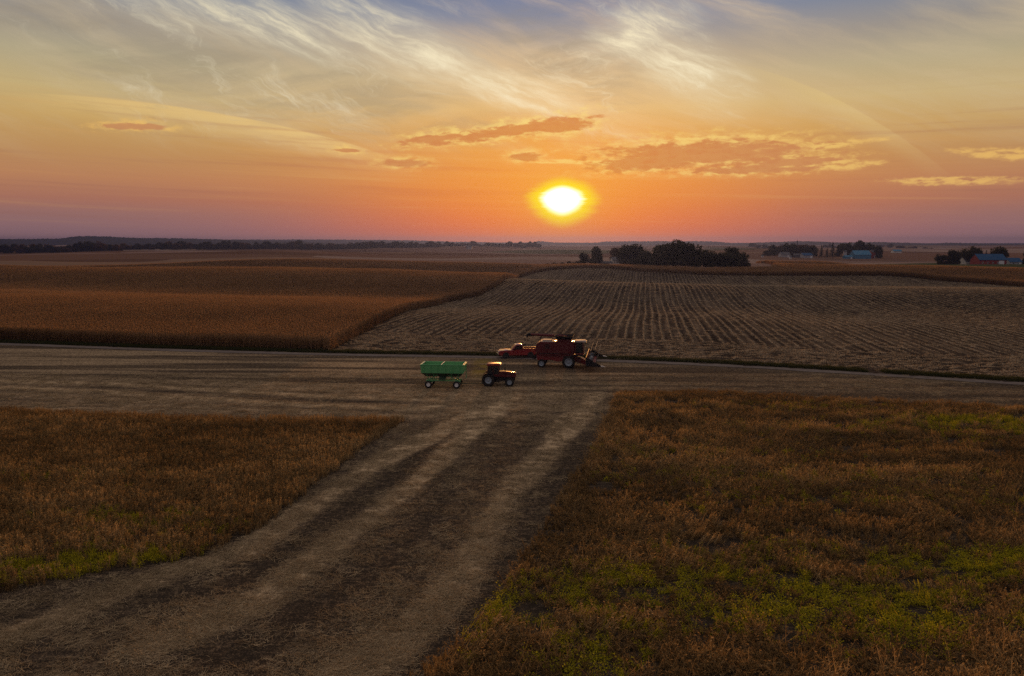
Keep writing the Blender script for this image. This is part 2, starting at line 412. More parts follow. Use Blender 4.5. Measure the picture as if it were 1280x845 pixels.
def stubble_mat():
    m, T, out = new_mat('corn_stubble_soil')
    g = T.nodes.new('ShaderNodeNewGeometry'); s = T.nodes.new('ShaderNodeSeparateXYZ'); T.links.new(g.outputs['Position'], s.inputs[0])
    x, y = E(T, s.outputs[0]), E(T, s.outputs[1])
    u = x*math.cos(ROW_AZ)-y*math.sin(ROW_AZ); v = x*math.sin(ROW_AZ)+y*math.cos(ROW_AZ)
    w = noise(T, g.outputs['Position'], .03, 3, .5); f = noise(T, g.outputs['Position'], 1.3, 7, .75)
    row = noise(T, comb(T, u*.75, v*.02), 1, 4, .6); pat = noise(T, g.outputs['Position'], .018, 4, .6)
    t = f*.45+row*.6+(pat-.5)*.35-.03
    c = ramp(T, t, [(.36, (.022, .017, .014)), (.50, (.066, .050, .037)), (.62, (.16, .122, .084)), (.76, (.34, .27, .19))])
    b = T.nodes.new('ShaderNodeBump'); b.inputs['Strength'].default_value = .7; b.inputs['Distance'].default_value = .15
    plug(T, b.inputs['Height'], f*.6+row*.6)
    p = T.nodes.new('ShaderNodeBsdfDiffuse'); T.links.new(c, p.inputs[0]); T.links.new(b.outputs[0], p.inputs['Normal']); T.links.new(p.outputs[0], out.inputs[0]); return m
def plain_ground(name, c0, c1, sc):
    m, T, out = new_mat(name); g = T.nodes.new('ShaderNodeNewGeometry')
    n = noise(T, g.outputs['Position'], sc, 7, .7); n2 = noise(T, g.outputs['Position'], sc*.08, 3, .5)
    c = ramp(T, n*.7+n2*.3, [(.35, c0), (.65, c1)])
    p = T.nodes.new('ShaderNodeBsdfDiffuse'); T.links.new(c, p.inputs[0]); T.links.new(p.outputs[0], out.inputs[0]); return m
soil = soil_mat(); harv = harvested_mat(); stub = stubble_mat()
gravel = plain_ground('gravel', (.12, .10, .09), (.22, .19, .17), 1.2)
lawn = plain_ground('lawn', (.035, .045, .02), (.075, .085, .04), .6)
forest = plain_ground('forest_hill', (.018, .022, .016), (.05, .045, .035), .03)

# ------------------------------------------------------------------ the ground
ys = np.concatenate([np.arange(-160, 20, 12.0), np.arange(20, 140, 3.0), 140*1.022**np.arange(0, 191)])
us = np.linspace(-1, 1, 161); us = np.sign(us)*np.abs(us)**1.25
gx = np.array([u*(1.0*max(y, 0)+170) for y in ys for u in us]); gy = np.repeat(ys, len(us))
near = (1-sm(124, 150, gy))*.10
V = np.stack([gx, gy, hgt(gx, gy)-near], 1); nu = len(us)
Fq = [(j*nu+i, j*nu+i+1, (j+1)*nu+i+1, (j+1)*nu+i) for j in range(len(ys)-1) for i in range(nu-1)]
tag(mesh_np('ground', V, Fq, soil, smooth_=True), 'rolling brown farmland reaching to the horizon', 'ground', kind='structure')

def g2(px, py): return tuple(G(px, py)[:2])
# field outlines (world metres, read from the photograph through the camera)
SOY_L = [g2(505, 526), g2(440, 570), g2(335, 655), g2(255, 697), g2(150, 712), g2(0, 742), g2(-260, 790), g2(-420, 600), g2(-300, 512), g2(0, 514), g2(300, 526), g2(400, 526)]
SOY_R = [g2(772, 492), g2(748, 548), g2(704, 622), g2(645, 715), g2(566, 812), (-5.5, 26.2), (-8.5, 21), (60, 21), g2(1500, 640), g2(1560, 526), g2(1280, 510), g2(1100, 502), g2(900, 489)]
TRACK = [(-210, 140.5), g2(-100, 428), g2(0, 430), g2(200, 437.5), g2(420, 443.5), g2(640, 447), g2(760, 451), g2(900, 456.5), g2(1040, 465), g2(1280, 480), g2(1600, 500)]
SW = [[(-60, 815), (60, 776), (192, 722), (308, 686), (385, 634), (430, 606), (470, 580), (530, 550), (600, 514)],
      [(200, 800), (327, 748), (385, 705), (430, 672), (470, 644), (522, 602), (563, 563), (612, 518), (640, 497)],
      [(400, 870), (470, 822), (522, 786), (563, 740), (596, 684), (632, 618), (677, 570), (718, 524), (748, 492)]]
SW = [[g2(*p) for p in l] for l in SW]
DK = [[(-60, 800), (40, 770), (150, 745), (240, 742), (320, 718), (380, 668), (440, 630), (520, 575), (570, 540)],
      [(240, 845), (330, 800), (420, 745), (500, 690), (560, 620)], [(500, 845), (590, 770), (650, 690), (700, 600), (745, 530)]]
DK = [[g2(*p) for p in l] for l in DK]
LD = [g2(-200, 474), g2(0, 480), g2(130, 484), g2(250, 492), g2(400, 501), g2(520, 505)]

step = .4
nx = np.arange(-112, 112+step, step); ny = np.arange(18, 132, step)
mx, my = np.meshgrid(nx, ny); fx, fy = mx.ravel(), my.ravel(); FP = np.stack([fx, fy], 1)
# far rim of this sheet follows the track: clamp rows beyond it under the stubble field
tr = np.array(TRACK); ytr = np.interp(fx, tr[:, 0], tr[:, 1])
wn = (fbm(fx, fy, 9)-.5)
straw = np.zeros(len(fx)); dark = np.zeros(len(fx))
for i, l in enumerate(SW):
    straw = np.maximum(straw, np.exp(-((dist_poly(FP, l)+wn*2.2)/(1.15 if i < 2 else 1.45))**4)*(.55+.45*np.cos(np.clip(dist_poly(FP, l)+wn*1.2, 0, 1.4)*7.5)**2)*(1.0 if i < 2 else .9))
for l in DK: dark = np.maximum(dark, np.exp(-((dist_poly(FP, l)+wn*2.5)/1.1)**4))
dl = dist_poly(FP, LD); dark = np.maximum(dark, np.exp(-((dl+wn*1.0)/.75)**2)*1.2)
straw = np.maximum(straw, np.exp(-((dl-2.2+wn)/1.3)**2)*.75)
straw = np.maximum(straw, np.exp(-((dl-5.5+wn*2)/1.5)**2)*.45)
# the older swaths lying level between the track and the beans
straw = np.maximum(straw, .45*sm(.3, .7, fbm(fx*.15, fy*1.8+fx*.05, 3.0, 3))*sm(62, 74, fy))
straw *= .8+.4*fbm(fx*.8+50, fy, 6, 4); dark = dark*(.5+fbm(fx+9, fy+70, 5, 4))
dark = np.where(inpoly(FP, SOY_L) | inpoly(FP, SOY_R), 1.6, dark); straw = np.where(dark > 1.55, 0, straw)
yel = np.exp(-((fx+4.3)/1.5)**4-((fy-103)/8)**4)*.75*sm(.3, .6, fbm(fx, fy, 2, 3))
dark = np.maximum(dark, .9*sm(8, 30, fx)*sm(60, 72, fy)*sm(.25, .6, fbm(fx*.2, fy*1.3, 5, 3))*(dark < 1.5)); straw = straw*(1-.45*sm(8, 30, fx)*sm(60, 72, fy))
fz = .004+.05*(fbm(fx, fy, 2.5, 4)-.5)*(1-sm(70, 82, fy))
okv = fy < ytr+2.2
W_, L_ = len(nx), len(ny)
idx = np.arange(W_*L_).reshape(L_, W_); ok = okv.reshape(L_, W_)
cell = ok[:-1, :-1] & ok[1:, 1:] & ok[1:, :-1] & ok[:-1, 1:]
q = np.stack([idx[:-1, :-1], idx[:-1, 1:], idx[1:, 1:], idx[1:, :-1]], -1)[cell]
used = np.zeros(W_*L_, bool); used[q.ravel()] = True; re = np.cumsum(used)-1
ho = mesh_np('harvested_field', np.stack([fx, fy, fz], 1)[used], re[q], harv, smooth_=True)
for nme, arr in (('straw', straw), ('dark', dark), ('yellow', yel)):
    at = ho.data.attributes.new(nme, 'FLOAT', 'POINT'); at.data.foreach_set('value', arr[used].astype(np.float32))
tag(ho, 'harvested soybean ground with pale straw swaths curving through it', 'field', kind='structure')

def strip(name, line, w, z, mat, off=0.0, n=160, jit=.15):
    L = np.array(line, float); d = np.r_[0, np.cumsum(np.hypot(*np.diff(L, axis=0).T))]
    t = np.linspace(0, d[-1], n); P = np.stack([np.interp(t, d, L[:, i]) for i in (0, 1)], 1)
    k = np.ones(9)/9; Pp = np.pad(P, ((4, 4), (0, 0)), mode='edge'); P = np.stack([np.convolve(Pp[:, i], k, 'valid') for i in (0, 1)], 1)
    tg = np.gradient(P, axis=0); tg /= np.linalg.norm(tg, axis=1)[:, None]; nn = np.stack([-tg[:, 1], tg[:, 0]], 1)
    V = []
    for s in (-.5, -.17, .17, .5):
        Q = P+nn*(off+s*w+rng.uniform(-jit, jit, n))[:, None]; V.append(np.stack([Q[:, 0], Q[:, 1], hgt(Q[:, 0], Q[:, 1])+z], 1))
    V = np.concatenate(V); Fs = [(k*n+i, k*n+i+1, (k+1)*n+i+1, (k+1)*n+i) for k in range(3) for i in range(n-1)]
    o = mesh_np(name, V, Fs, mat, smooth_=True); return o, P, nn
trk, TP, TN = strip('dirt_track', TRACK, 2.1, .05, gravel)
tag(trk, 'pale dirt track crossing the fields behind the wagon', 'track', kind='structure')

# corn edge line of the left field and the far boundary of the corn stubble
EDGE = [g2(412, 441), g2(425, 433), g2(450, 420), g2(475, 407), g2(512, 389), g2(560, 378), g2(600, 370), g2(625, 357), g2(650, 347), g2(672, 341), g2(690, 338), (47, 474), (61, 462), (77, 437), (93, 420), (108, 406), (135, 392), (161, 382), (190, 373), (201, 362), (206, 344), (216, 330), (220, 309), (232, 285)]
print('EDGE', [(round(a), round(b)) for a, b in EDGE])
STUB = EDGE + [(260, 220), (300, 60)] + [tuple(p) for p in (TP+TN*1.6)[::-1] if p[0] > EDGE[0][0] and p[0] < 300]
def field_sheet(name, poly, cellsz, z, mat):
    p = np.array(poly); a = np.arange(p[:, 0].min(), p[:, 0].max(), cellsz); b = np.arange(p[:, 1].min(), p[:, 1].max(), cellsz)
    X_, Y_ = np.meshgrid(a, b); C_ = np.stack([X_.ravel()+cellsz/2, Y_.ravel()+cellsz/2], 1); keep = np.nonzero(inpoly(C_, poly))[0]
    w = len(a)+1; vx, vy = np.meshgrid(np.r_[a, a[-1]+cellsz], np.r_[b, b[-1]+cellsz]); vx, vy = vx.ravel(), vy.ravel()
    i = keep % len(a); j = keep//len(a); q = np.stack([j*w+i, j*w+i+1, (j+1)*w+i+1, (j+1)*w+i], 1)
    used = np.zeros(len(vx), bool); used[q.ravel()] = True; re = np.cumsum(used)-1
    return mesh_np(name, np.stack([vx, vy, hgt(vx, vy)+z], 1)[used], re[q], mat, smooth_=True)
tag(field_sheet('stubble_field', STUB, 2.0, .06, stub), 'corn stubble field with long straight rows beyond the track', 'field', kind='structure')

# ------------------------------------------------------------------ scattered vegetation: point clouds with geometry nodes
def source(name, variants):
    c = bpy.data.collections.new(name)
    for o in variants: c.objects.link(o)
    return c
def scatter(name, P, rotv, scl, idx, coll, tint=None):
    me = bpy.data.meshes.new(name); n = len(P); me.vertices.add(n)
    me.vertices.foreach_set('co', np.asarray(P, np.float32).ravel())
    def at(nm, ty, key, arr, dt=np.float32):
        a = me.attributes.new(nm, ty, 'POINT'); a.data.foreach_set(key, np.ascontiguousarray(arr, dt).ravel())
    at('turn', 'FLOAT_VECTOR', 'vector', rotv); at('size', 'FLOAT_VECTOR', 'vector', scl); at('pick', 'INT', 'value', idx, np.int32)
    at('tint', 'FLOAT', 'value', tint if tint is not None else np.zeros(n))
    o = bpy.data.objects.new(name, me); COL.objects.link(o)
    ng = bpy.data.node_groups.new(name, 'GeometryNodeTree')
    ng.interface.new_socket('Geometry', in_out='INPUT', socket_type='NodeSocketGeometry')
    ng.interface.new_socket('Geometry', in_out='OUTPUT', socket_type='NodeSocketGeometry')
    N = ng.nodes.new; gi = N('NodeGroupInput'); go = N('NodeGroupOutput'); ip = N('GeometryNodeInstanceOnPoints'); ci = N('GeometryNodeCollectionInfo')
    ci.inputs['Collection'].default_value = coll; ci.inputs['Separate Children'].default_value = True; ci.inputs['Reset Children'].default_value = True
    def na(nm, ty):
        a = N('GeometryNodeInputNamedAttribute'); a.data_type = ty; a.inputs['Name'].default_value = nm; return next(s for s in a.outputs if s.enabled)
    e2r = N('FunctionNodeEulerToRotation'); L = ng.links.new
    L(na('turn', 'FLOAT_VECTOR'), e2r.inputs[0]); L(gi.outputs[0], ip.inputs['Points']); L(ci.outputs[0], ip.inputs['Instance'])
    ip.inputs['Pick Instance'].default_value = True; L(na('pick', 'INT'), ip.inputs['Instance Index']); L(e2r.outputs[0], ip.inputs['Rotation'])
    L(na('size', 'FLOAT_VECTOR'), ip.inputs['Scale']); L(ip.outputs[0], go.inputs[0])
    md = o.modifiers.new('scatter', 'NODES'); md.node_group = ng; return o

def ribbon(V, Fs, pts, widths, wdir):
    o = len(V); wdir = np.asarray(wdir)
    for p, w in zip(pts, widths): V.append(np.asarray(p)-wdir*w/2); V.append(np.asarray(p)+wdir*w/2)
    for i in range(len(pts)-1): Fs.append((o+2*i, o+2*i+1, o+2*i+3, o+2*i+2))
def hdir(a): return np.array([math.cos(a), math.sin(a), 0])

# --- ripe soybean clumps: bare stems hung with pods
def soy_clump(name, r, mat, n=13, lean=.25, hh=.85, green=False):
    V, Fs = [], []
    for s in range(n):
        b = np.array([r.uniform(-.36, .36), r.gauss(0, .09), 0]); a = r.uniform(0, 6.283); ln = abs(r.gauss(0, lean)); h = hh*r.uniform(.65, 1.12)
        top = b+hdir(a)*ln*h+np.array([0, 0, h]); mid_ = (b+top)/2+hdir(a+1)*r.uniform(-.05, .05)
        wd = hdir(r.uniform(0, 3.14)); ribbon(V, Fs, [b, mid_, top], [.024, .022, .010], wd)
        for k in range(7 if not green else 5):
            t = r.uniform(.2, 1.0); p = b+(top-b)*t; aa = r.uniform(0, 6.283); d = hdir(aa); sd = np.array([-d[1], d[0], 0])
            if green and t > .35:
                L = r.uniform(.05, .10); c = p+d*r.uniform(.04, .16); tip = c+d*L+np.array([0, 0, r.uniform(-.06, .03)])
                o = len(V); V += [c, c+d*L*.5+sd*L*.42, tip, c+d*L*.5-sd*L*.42]; Fs.append((o, o+1, o+2, o+3))
            else:
                L = r.uniform(.07, .13); up = r.uniform(-.2, .9)
                ribbon(V, Fs, [p, p+d*L*.6+np.array([0, 0, L*up*.5]), p+d*L+np.array([0, 0, L*up])], [.018, .034, .010], sd*.6+np.array([0, 0, .8]))
        if r.random() < .5:          # a side branch
            t = r.uniform(.2, .5); p = b+(top-b)*t; d = hdir(r.uniform(0, 6.283))
            ribbon(V, Fs, [p, p+d*.12+np.array([0, 0, .22]), p+d*.16+np.array([0, 0, .38])], [.012, .02, .01], np.array([-d[1], d[0], 0]))
    return mesh_np(name, V, Fs, mat, link=False)
rr = random.Random(3)
ripe = leafy('ripe_soybean', [(.045, .028, .012), (.17, .105, .042), (.36, .235, .098), (.64, .47, .24)], .35, attr='tint')
greenm = leafy('green_soybean', [(.15, .145, .012), (.36, .325, .02), (.60, .50, .036)], .4)
soyc = source('soybean_plants', [soy_clump('soybean_ripe', rr, ripe, 10, .20, .72) for _ in range(5)]+[soy_clump('soybean_ripe_lodged', rr, ripe, 11, 1.0, .62) for _ in range(4)]+[soy_clump('soybean_yellowing', rr, greenm, 9, .35, .52, True) for _ in range(3)])
def soy_field(name, poly, per, lodged, tilt, greens, label, rough, bare):
    p = np.array(poly); lo, hi_ = p.min(0), p.max(0); row = .76; dx = 1/per/row
    yy = np.arange(lo[1], hi_[1], row); xx = np.arange(lo[0], hi_[0], dx); X_, Y_ = np.meshgrid(xx, yy)
    P = np.stack([X_.ravel()+rng.uniform(-.5, .5, X_.size)*dx, Y_.ravel()+rng.normal(0, .05, X_.size)+.5*(fbm(X_.ravel(), Y_.ravel()*.3, 9, 2)-.5)], 1)
    e = (fbm(P[:, 0], P[:, 1], 4, 3)-.5)*.7          # uneven outline
    Pm = P+np.stack([e, e], 1); P = P[inpoly(Pm, poly)]; P = P[(fbm(P[:, 0]*.7+71, P[:, 1]+13, 1.1, 3)+rng.normal(0, .05, len(P))) > bare]
    vis = np.abs(P[:, 0]) < .80*P[:, 1]+14; P = P[vis]; n = len(P); x, y = P.T
    band = fbm(x*.30, y*1.25+x*.12, 4.0, 4); patch = fbm(x+40, y+11, 14, 4); clump = fbm(x+3, y-8, 1.6, 3)
    tint = np.clip((band-.5)*1.6+(clump-.5)*1.2+.5+(patch-.5)*.5, 0, 1)
    hs = (1+rough*(band-.5)*2)*(1+rough*(clump-.5)*2.2)*rng.uniform(.82, 1.15, n)*(1-.3*rough)
    g = np.zeros(n)
    for (cx_, cy_, sx_, sy_, am) in greens: g = np.maximum(g, am*np.exp(-((x-cx_)/sx_)**2-((y-cy_)/sy_)**2))
    g = g*(sm(.30, .55, fbm(x, y, 2.2, 4))*1.5+.08)
    isg = rng.random(n) < np.clip(g, 0, .9)
    lod = rng.random(n) < lodged*sm(.3, .65, fbm(x-20, y+5, 6, 3))*1.4
    idx = np.where(isg, rng.integers(9, 12, n), np.where(lod, rng.integers(5, 9, n), rng.integers(0, 5, n)))
    th = fbm(x+90, y+33, 11, 3)*9.0; tl = tilt*(.35+1.1*fbm(x-5, y+60, 5, 3))
    rotv = np.stack([-np.cos(th)*tl, np.sin(th)*tl, np.zeros(n)], 1)+rng.normal(0, .10, (n, 3))
    rotv[:, 2] = rng.uniform(0, 6.283, n)
    # lean first: turn about z is random, the tilt is in the world frame (XYZ order applies x, y then z)
    ca, sa = np.cos(rotv[:, 2]), np.sin(rotv[:, 2]); lx, ly = rotv[:, 0].copy(), rotv[:, 1].copy()
    rotv[:, 0] = lx*ca+ly*sa; rotv[:, 1] = -lx*sa+ly*ca
    scl = np.stack([np.ones(n), np.ones(n), hs], 1)
    o = scatter(name, np.stack([x, y, np.full(n, -.02)], 1), rotv, scl, idx, soyc, tint)
    return tag(o, label, 'crop', kind='stuff')
def gg(px, py, sx_, sy_, a): p = G(px, py, .4); return (p[0], p[1], sx_, sy_, a)
soy_field('soybean_crop', SOY_L, 6.0, .10, .08, [gg(40, 700, 10, 2.0, .7), gg(140, 695, 5, 1.3, .45), gg(210, 650, 4, 1.2, .4), gg(170, 640, 4, 1.5, .3), gg(30, 590, 6, 2, .15)],
          'upright brown ripe soybeans standing left of the harvested lane', .16, .22)
soy_field('soybean_crop', SOY_R, 6.6, 1.05, .58, [gg(850, 735, 9, 2.1, 1.4), gg(1000, 745, 9, 1.9, 1.2), gg(900, 750, 20, 2.2, .7), gg(730, 750, 3, 2.2, .6), gg(740, 820, 2, 3, .55), gg(1180, 765, 8, 2.0, 1.1), gg(1235, 700, 7, 2.0, 1.1),
          gg(1240, 528, 13, 3.5, .95), gg(1000, 505, 10, 2, .3), gg(960, 590, 14, 2.0, .22), gg(880, 560, 10, 2, .18), gg(1100, 620, 12, 3, .18), gg(1050, 690, 10, 1.6, .35)],
          'matted brown soybeans with yellow green patches right of the harvested lane', .58, .37)

# --- dry corn
def corn_patch(name, r, mats, lx=1.5, rows=2, gap=.165):
    V, Fs, mi = [], [], []
    def mk(k): mi.extend([k]*(len(Fs)-len(mi)))
    for rw in range(rows):
        y0 = (rw+.5)*.76-rows*.38
        for i in range(int(lx/gap)):
            b = np.array([(i+.5)*gap-lx/2+r.uniform(-.05, .05), y0+r.uniform(-.05, .05), 0]); h = 2.45*r.uniform(.86, 1.08)
            top = b+np.array([r.gauss(0, .10), r.gauss(0, .10), h]); wd = hdir(r.uniform(0, 3.14))
            ribbon(V, Fs, [b, (b+top)/2, top], [.05, .04, .02], wd); mk(0)
            a0 = r.uniform(0, 3.14)
            for k in range(8):
                t = .16+.78*k/8; p = b+(top-b)*t; a = a0+math.pi*(k % 2)+r.uniform(-.5, .5); d = hdir(a); sd = np.array([-d[1], d[0], 0])
                L = r.uniform(.35, .62)*(1.1-.45*abs(t-.5)); rise = r.uniform(.05, .24); drop = r.uniform(.25, .75)
                ribbon(V, Fs, [p, p+d*L*.45+np.array([0, 0, rise]), p+d*L*.85+np.array([0, 0, rise*.4-drop*.25]), p+d*L+np.array([0, 0, -drop*.6])], [.05, .085, .06, .012], sd)
            mk(1)
            if r.random() < .8:
                p = b+(top-b)*.48; d = hdir(a0+1.5); ribbon(V, Fs, [p, p+d*.10+np.array([0, 0, -.06]), p+d*.14+np.array([0, 0, -.24])], [.04, .075, .03], np.array([-d[1], d[0], 0])); mk(2)
            for k in range(4):
                d = hdir(r.uniform(0, 6.283)); ribbon(V, Fs, [top, top+d*.09+np.array([0, 0, .16]), top+d*.2+np.array([0, 0, .2])], [.015, .022, .01], np.array([-d[1], d[0], 0]))
            mk(2)
    return mesh_np(name, V, Fs, mats, link=False, midx=mi)
c_st = leafy('corn_stalk', [(.13, .085, .035), (.20, .135, .055)], .2)
c_lf = leafy('corn_leaf', [(.12, .064, .032), (.26, .150, .077), (.42, .27, .15)], .58, attr='tint')
c_ts = leafy('corn_tassel', [(.30, .155, .07), (.46, .27, .135)], .4)
cornc = source('corn_plants', [corn_patch('corn', rr, [c_st, c_lf, c_ts]) for _ in range(9)])
def corn_field(name, poly, border, label):
    p = np.array(poly); out = []
    def cells(sc):
        a = np.arange(-1400, 1400, 1.5*sc); b = np.arange(-601.92, 1500, 1.52*sc); A_, B_ = np.meshgrid(a, b); return A_.ravel(), B_.ravel()
    def world(A_, B_): return A_*math.sin(ROW_AZ)+B_*math.cos(ROW_AZ), A_*math.cos(ROW_AZ)-B_*math.sin(ROW_AZ)
    line = list(poly)+[poly[0]]; A_, B_ = cells(4.0); x, y = world(A_+2.25, B_-2.28)
    k = (np.abs(x) < .85*y+40) & (y > 90) & (y < 1000); A_, B_, x, y = A_[k], B_[k], x[k], y[k]; Q = np.stack([x, y], 1); d = dist_poly(Q, line); ins = inpoly(Q, poly)
    def sub(A_, B_, n_, u):                                # n_ x n_ smaller cells inside each cell
        o_ = np.arange(n_); da, db = np.meshgrid(o_*1.5*u, -o_*1.52*u); return (A_[:, None]+da.ravel()[None]).ravel(), (B_[:, None]+db.ravel()[None]).ravel()
    fine_ = (d < 9) | (ins & (y < 215)); mid_ = ins & ~fine_ & (y < 420); far_ = ins & ~fine_ & ~mid_
    for msk, n_, u in ((fine_, 4, 1.0), (mid_, 2, 2.0), (far_, 1, 4.0)):
        if not msk.any(): continue
        a_, b_ = sub(A_[msk], B_[msk], n_, u); x, y = world(a_+.75*(u-1), b_-.76*(u-1)); Q = np.stack([x, y], 1)
        if n_ == 4: Q = Q+0; Q = Q[inpoly(Q+rng.normal(0, .25, Q.shape), poly)]
        out.append((Q, u))
    bl = np.array(border); dd = np.r_[0, np.cumsum(np.hypot(*np.diff(bl, axis=0).T))]; tt = np.arange(.7, dd[-1], 1.3)     # a smooth outer row along the border
    bp = np.stack([np.interp(tt, dd, bl[:, i]) for i in (0, 1)], 1); bt = np.gradient(bp, axis=0); bt /= np.linalg.norm(bt, axis=1)[:, None]
    bq = bp+np.stack([-bt[:, 1], bt[:, 0]], 1)*(.8+rng.normal(0, .06, (len(bp), 1))); kb = (np.abs(bq[:, 0]) < .85*bq[:, 1]+40) & (bq[:, 1] > 90) & (np.abs(np.gradient(np.unwrap(np.arctan2(bt[:, 1], bt[:, 0])))) < .12)
    bq, ba = bq[kb], np.arctan2(bt[kb, 1], bt[kb, 0])
    out = [(Q if u > 1 else Q[dist_poly(Q, border) > 1.5], u) for Q, u in out]+[(bq, 1.0)]
    P = np.concatenate([o[0] for o in out]); sc = np.concatenate([np.full(len(o[0]), o[1]) for o in out]); n = len(P); x, y = P.T
    hs = .86+.28*fbm(x, y, 30, 3); tint = np.clip(.5+(fbm(x*.35, y*1.6+x*.2, 30, 4)-.5)*2.4+rng.normal(0, .08, n), 0, 1)
    rz = math.pi/2-ROW_AZ+np.where(rng.random(n) < .5, math.pi, 0)
    rz[n-len(ba):] = ba
    o = scatter(name, np.stack([x, y, hgt(x, y)-.03], 1), np.stack([np.zeros(n), np.zeros(n), rz], 1), np.stack([np.where(sc > 1, sc*1.02, 1.0), np.where(sc > 1, sc*1.02, 1.0), hs], 1), rng.integers(0, 9, n), cornc, tint)
    return tag(o, label, 'crop', kind='stuff')
tb = [tuple(p) for p in (TP+TN*3.4) if p[0] < EDGE[0][0]]
CORN_L = [(-700, 150)]+tb+EDGE[:11]+[(20, 490), (-40, 540), (-160, 575), (-420, 560), (-560, 520), (-700, 300)]
corn_field('corn_crop', CORN_L, tb+EDGE[:11], 'tall dry corn standing left of the stubble field with a dark front edge')
CORN_M = EDGE[10:16]+[(112, 425), (84, 456), (52, 500), (20, 492)]
corn_field('corn_crop', CORN_M, EDGE[10:16], 'narrow strip of dry corn in front of the dark grove of trees')
CORN_R = EDGE[15:]+[(250, 255), (272, 300), (275, 365), (268, 478), (240, 600), (215, 640), (200, 540), (150, 418), (112, 425)]
corn_field('corn_crop', CORN_R, EDGE[15:], 'dry corn on the right rising to the farmyard with the red barn')

# --- corn stubble in rows
def residue(name, r, mat, L=2.4):
    V, Fs = [], []
    for i in range(15):                                   # cut stalks
        b = np.array([(i+.5)*.16-L/2, r.uniform(-.05, .05), -.02]); h = r.uniform(.14, .34)
        ribbon(V, Fs, [b, b+np.array([r.gauss(0, .06), r.gauss(0, .05), h])], [.035, .03], hdir(r.uniform(0, 3.14)))
    for i in range(30):                                   # husks and leaves lying about
        a = r.uniform(0, 6.283); d = hdir(a); p = np.array([r.uniform(-L/2, L/2), r.gauss(0, .15), r.uniform(.02, .09)]); l = r.uniform(.10, .32)
        ribbon(V, Fs, [p-d*l, p+np.array([0, 0, r.uniform(0, .10)]), p+d*l], [.03, .075, .02], np.array([-d[1], d[0], r.uniform(-.4, .4)]))
    return mesh_np(name, V, Fs, mat, link=False)
resm = leafy('corn_residue', [(.18, .135, .09), (.38, .30, .20), (.60, .50, .35)], .2)
resc = source('corn_residue', [residue('residue', rr, resm) for _ in range(5)])
rowgap = 1.75
a = np.arange(-200, 560, 2.0); b = np.arange(-420, 420, rowgap); A_, B_ = np.meshgrid(a, b); A_, B_ = A_.ravel(), B_.ravel()
B_ = B_+.7*(fbm(A_, B_*.2, 40, 2)-.5); A_ = A_+rng.uniform(-.6, .6, len(A_))
x = A_*math.sin(ROW_AZ)+B_*math.cos(ROW_AZ); y = A_*math.cos(ROW_AZ)-B_*math.sin(ROW_AZ); Q = np.stack([x, y], 1)
k = inpoly(Q, STUB) & (np.abs(x) < .80*y+30)
head = y-np.interp(x, TP[:, 0], TP[:, 1]) < 24+6*vnoise(x, y, 12)          # headland: rows along the track
thin = fbm(x, y, 35, 3) > .42+.1*rng.random(len(x))
k &= ~head & (thin | (rng.random(len(x)) < .85)); x, y = x[k], y[k]
px_, py_ = [], []
hx = np.arange(-60, 200, 2.1)
for o_ in np.arange(4.5, 30, .95):
    px_.append(hx+rng.uniform(-1, 1, len(hx))); py_.append(np.interp(hx, TP[:, 0], TP[:, 1])+o_+rng.normal(0, .35, len(hx)))
hx, hy = np.concatenate(px_), np.concatenate(py_); k = inpoly(np.stack([hx, hy], 1), STUB) & (hy-np.interp(hx, TP[:, 0], TP[:, 1]) < 24+6*vnoise(hx, hy, 12)) & (rng.random(len(hx)) < .8)
hx, hy = hx[k], hy[k]
m_ = 4500; ex = rng.uniform(-60, 260, m_); ey = 110+310*rng.random(m_); kk = inpoly(np.stack([ex, ey], 1), STUB) & (np.abs(ex) < .80*ey+30)
hx, hy = np.r_[hx, ex[kk]], np.r_[hy, ey[kk]]
XX = np.r_[x, hx]; YY = np.r_[y, hy]; n = len(XX)
rz = np.r_[np.full(len(x), math.pi/2-ROW_AZ), rng.normal(-.06, .5, len(hx))]+rng.normal(0, .04, n)
s_ = rng.uniform(.75, 1.25, n)
tag(scatter('corn_stubble', np.stack([XX, YY, hgt(XX, YY)+.06], 1), np.stack([np.zeros(n), np.zeros(n), rz], 1), np.stack([np.full(n, 1.), s_, s_], 1), rng.integers(0, 5, n), resc),
    'rows of cut corn stalks and husks across the stubble field', 'stubble', kind='stuff')

# --- straw and bean stubble on the near harvested ground
def litter(name, r, mat, n=46):
    V, Fs = [], []
    for i in range(n):
        a = r.gauss(0, .9); d = hdir(a); p = np.array([r.uniform(-.6, .6), r.uniform(-.45, .45), r.uniform(.01, .06)]); l = r.uniform(.05, .2)
        ribbon(V, Fs, [p-d*l, p+d*l+np.array([0, 0, r.uniform(-.02, .06)])], [.012, .012], np.array([-d[1], d[0], .3]))
    for i in range(14):
        b = np.array([r.uniform(-.6, .6), r.choice((-.28, 0, .28))+r.uniform(-.04, .04), -.02]); ribbon(V, Fs, [b, b+np.array([r.gauss(0, .03), r.gauss(0, .03), r.uniform(.07, .17)])], [.014, .01], hdir(r.uniform(0, 3.14)))
    return mesh_np(name, V, Fs, mat, link=False)
strawm = leafy('straw', [(.12, .09, .052), (.30, .23, .14), (.58, .47, .29)], .2)
litc = source('straw_pieces', [litter('straw_piece', rr, strawm) for _ in range(5)])
n = 34000; y = 24+(98-24)*rng.random(n)**1.35; x = rng.uniform(-1, 1, n)*(.76*y+6); Q = np.stack([x, y], 1)
k = ~inpoly(Q, SOY_L) & ~inpoly(Q, SOY_R)
ii = np.clip(((x-nx[0])/step).round().astype(int), 0, W_-1); jj = np.clip(((y-ny[0])/step).round().astype(int), 0, L_-1)
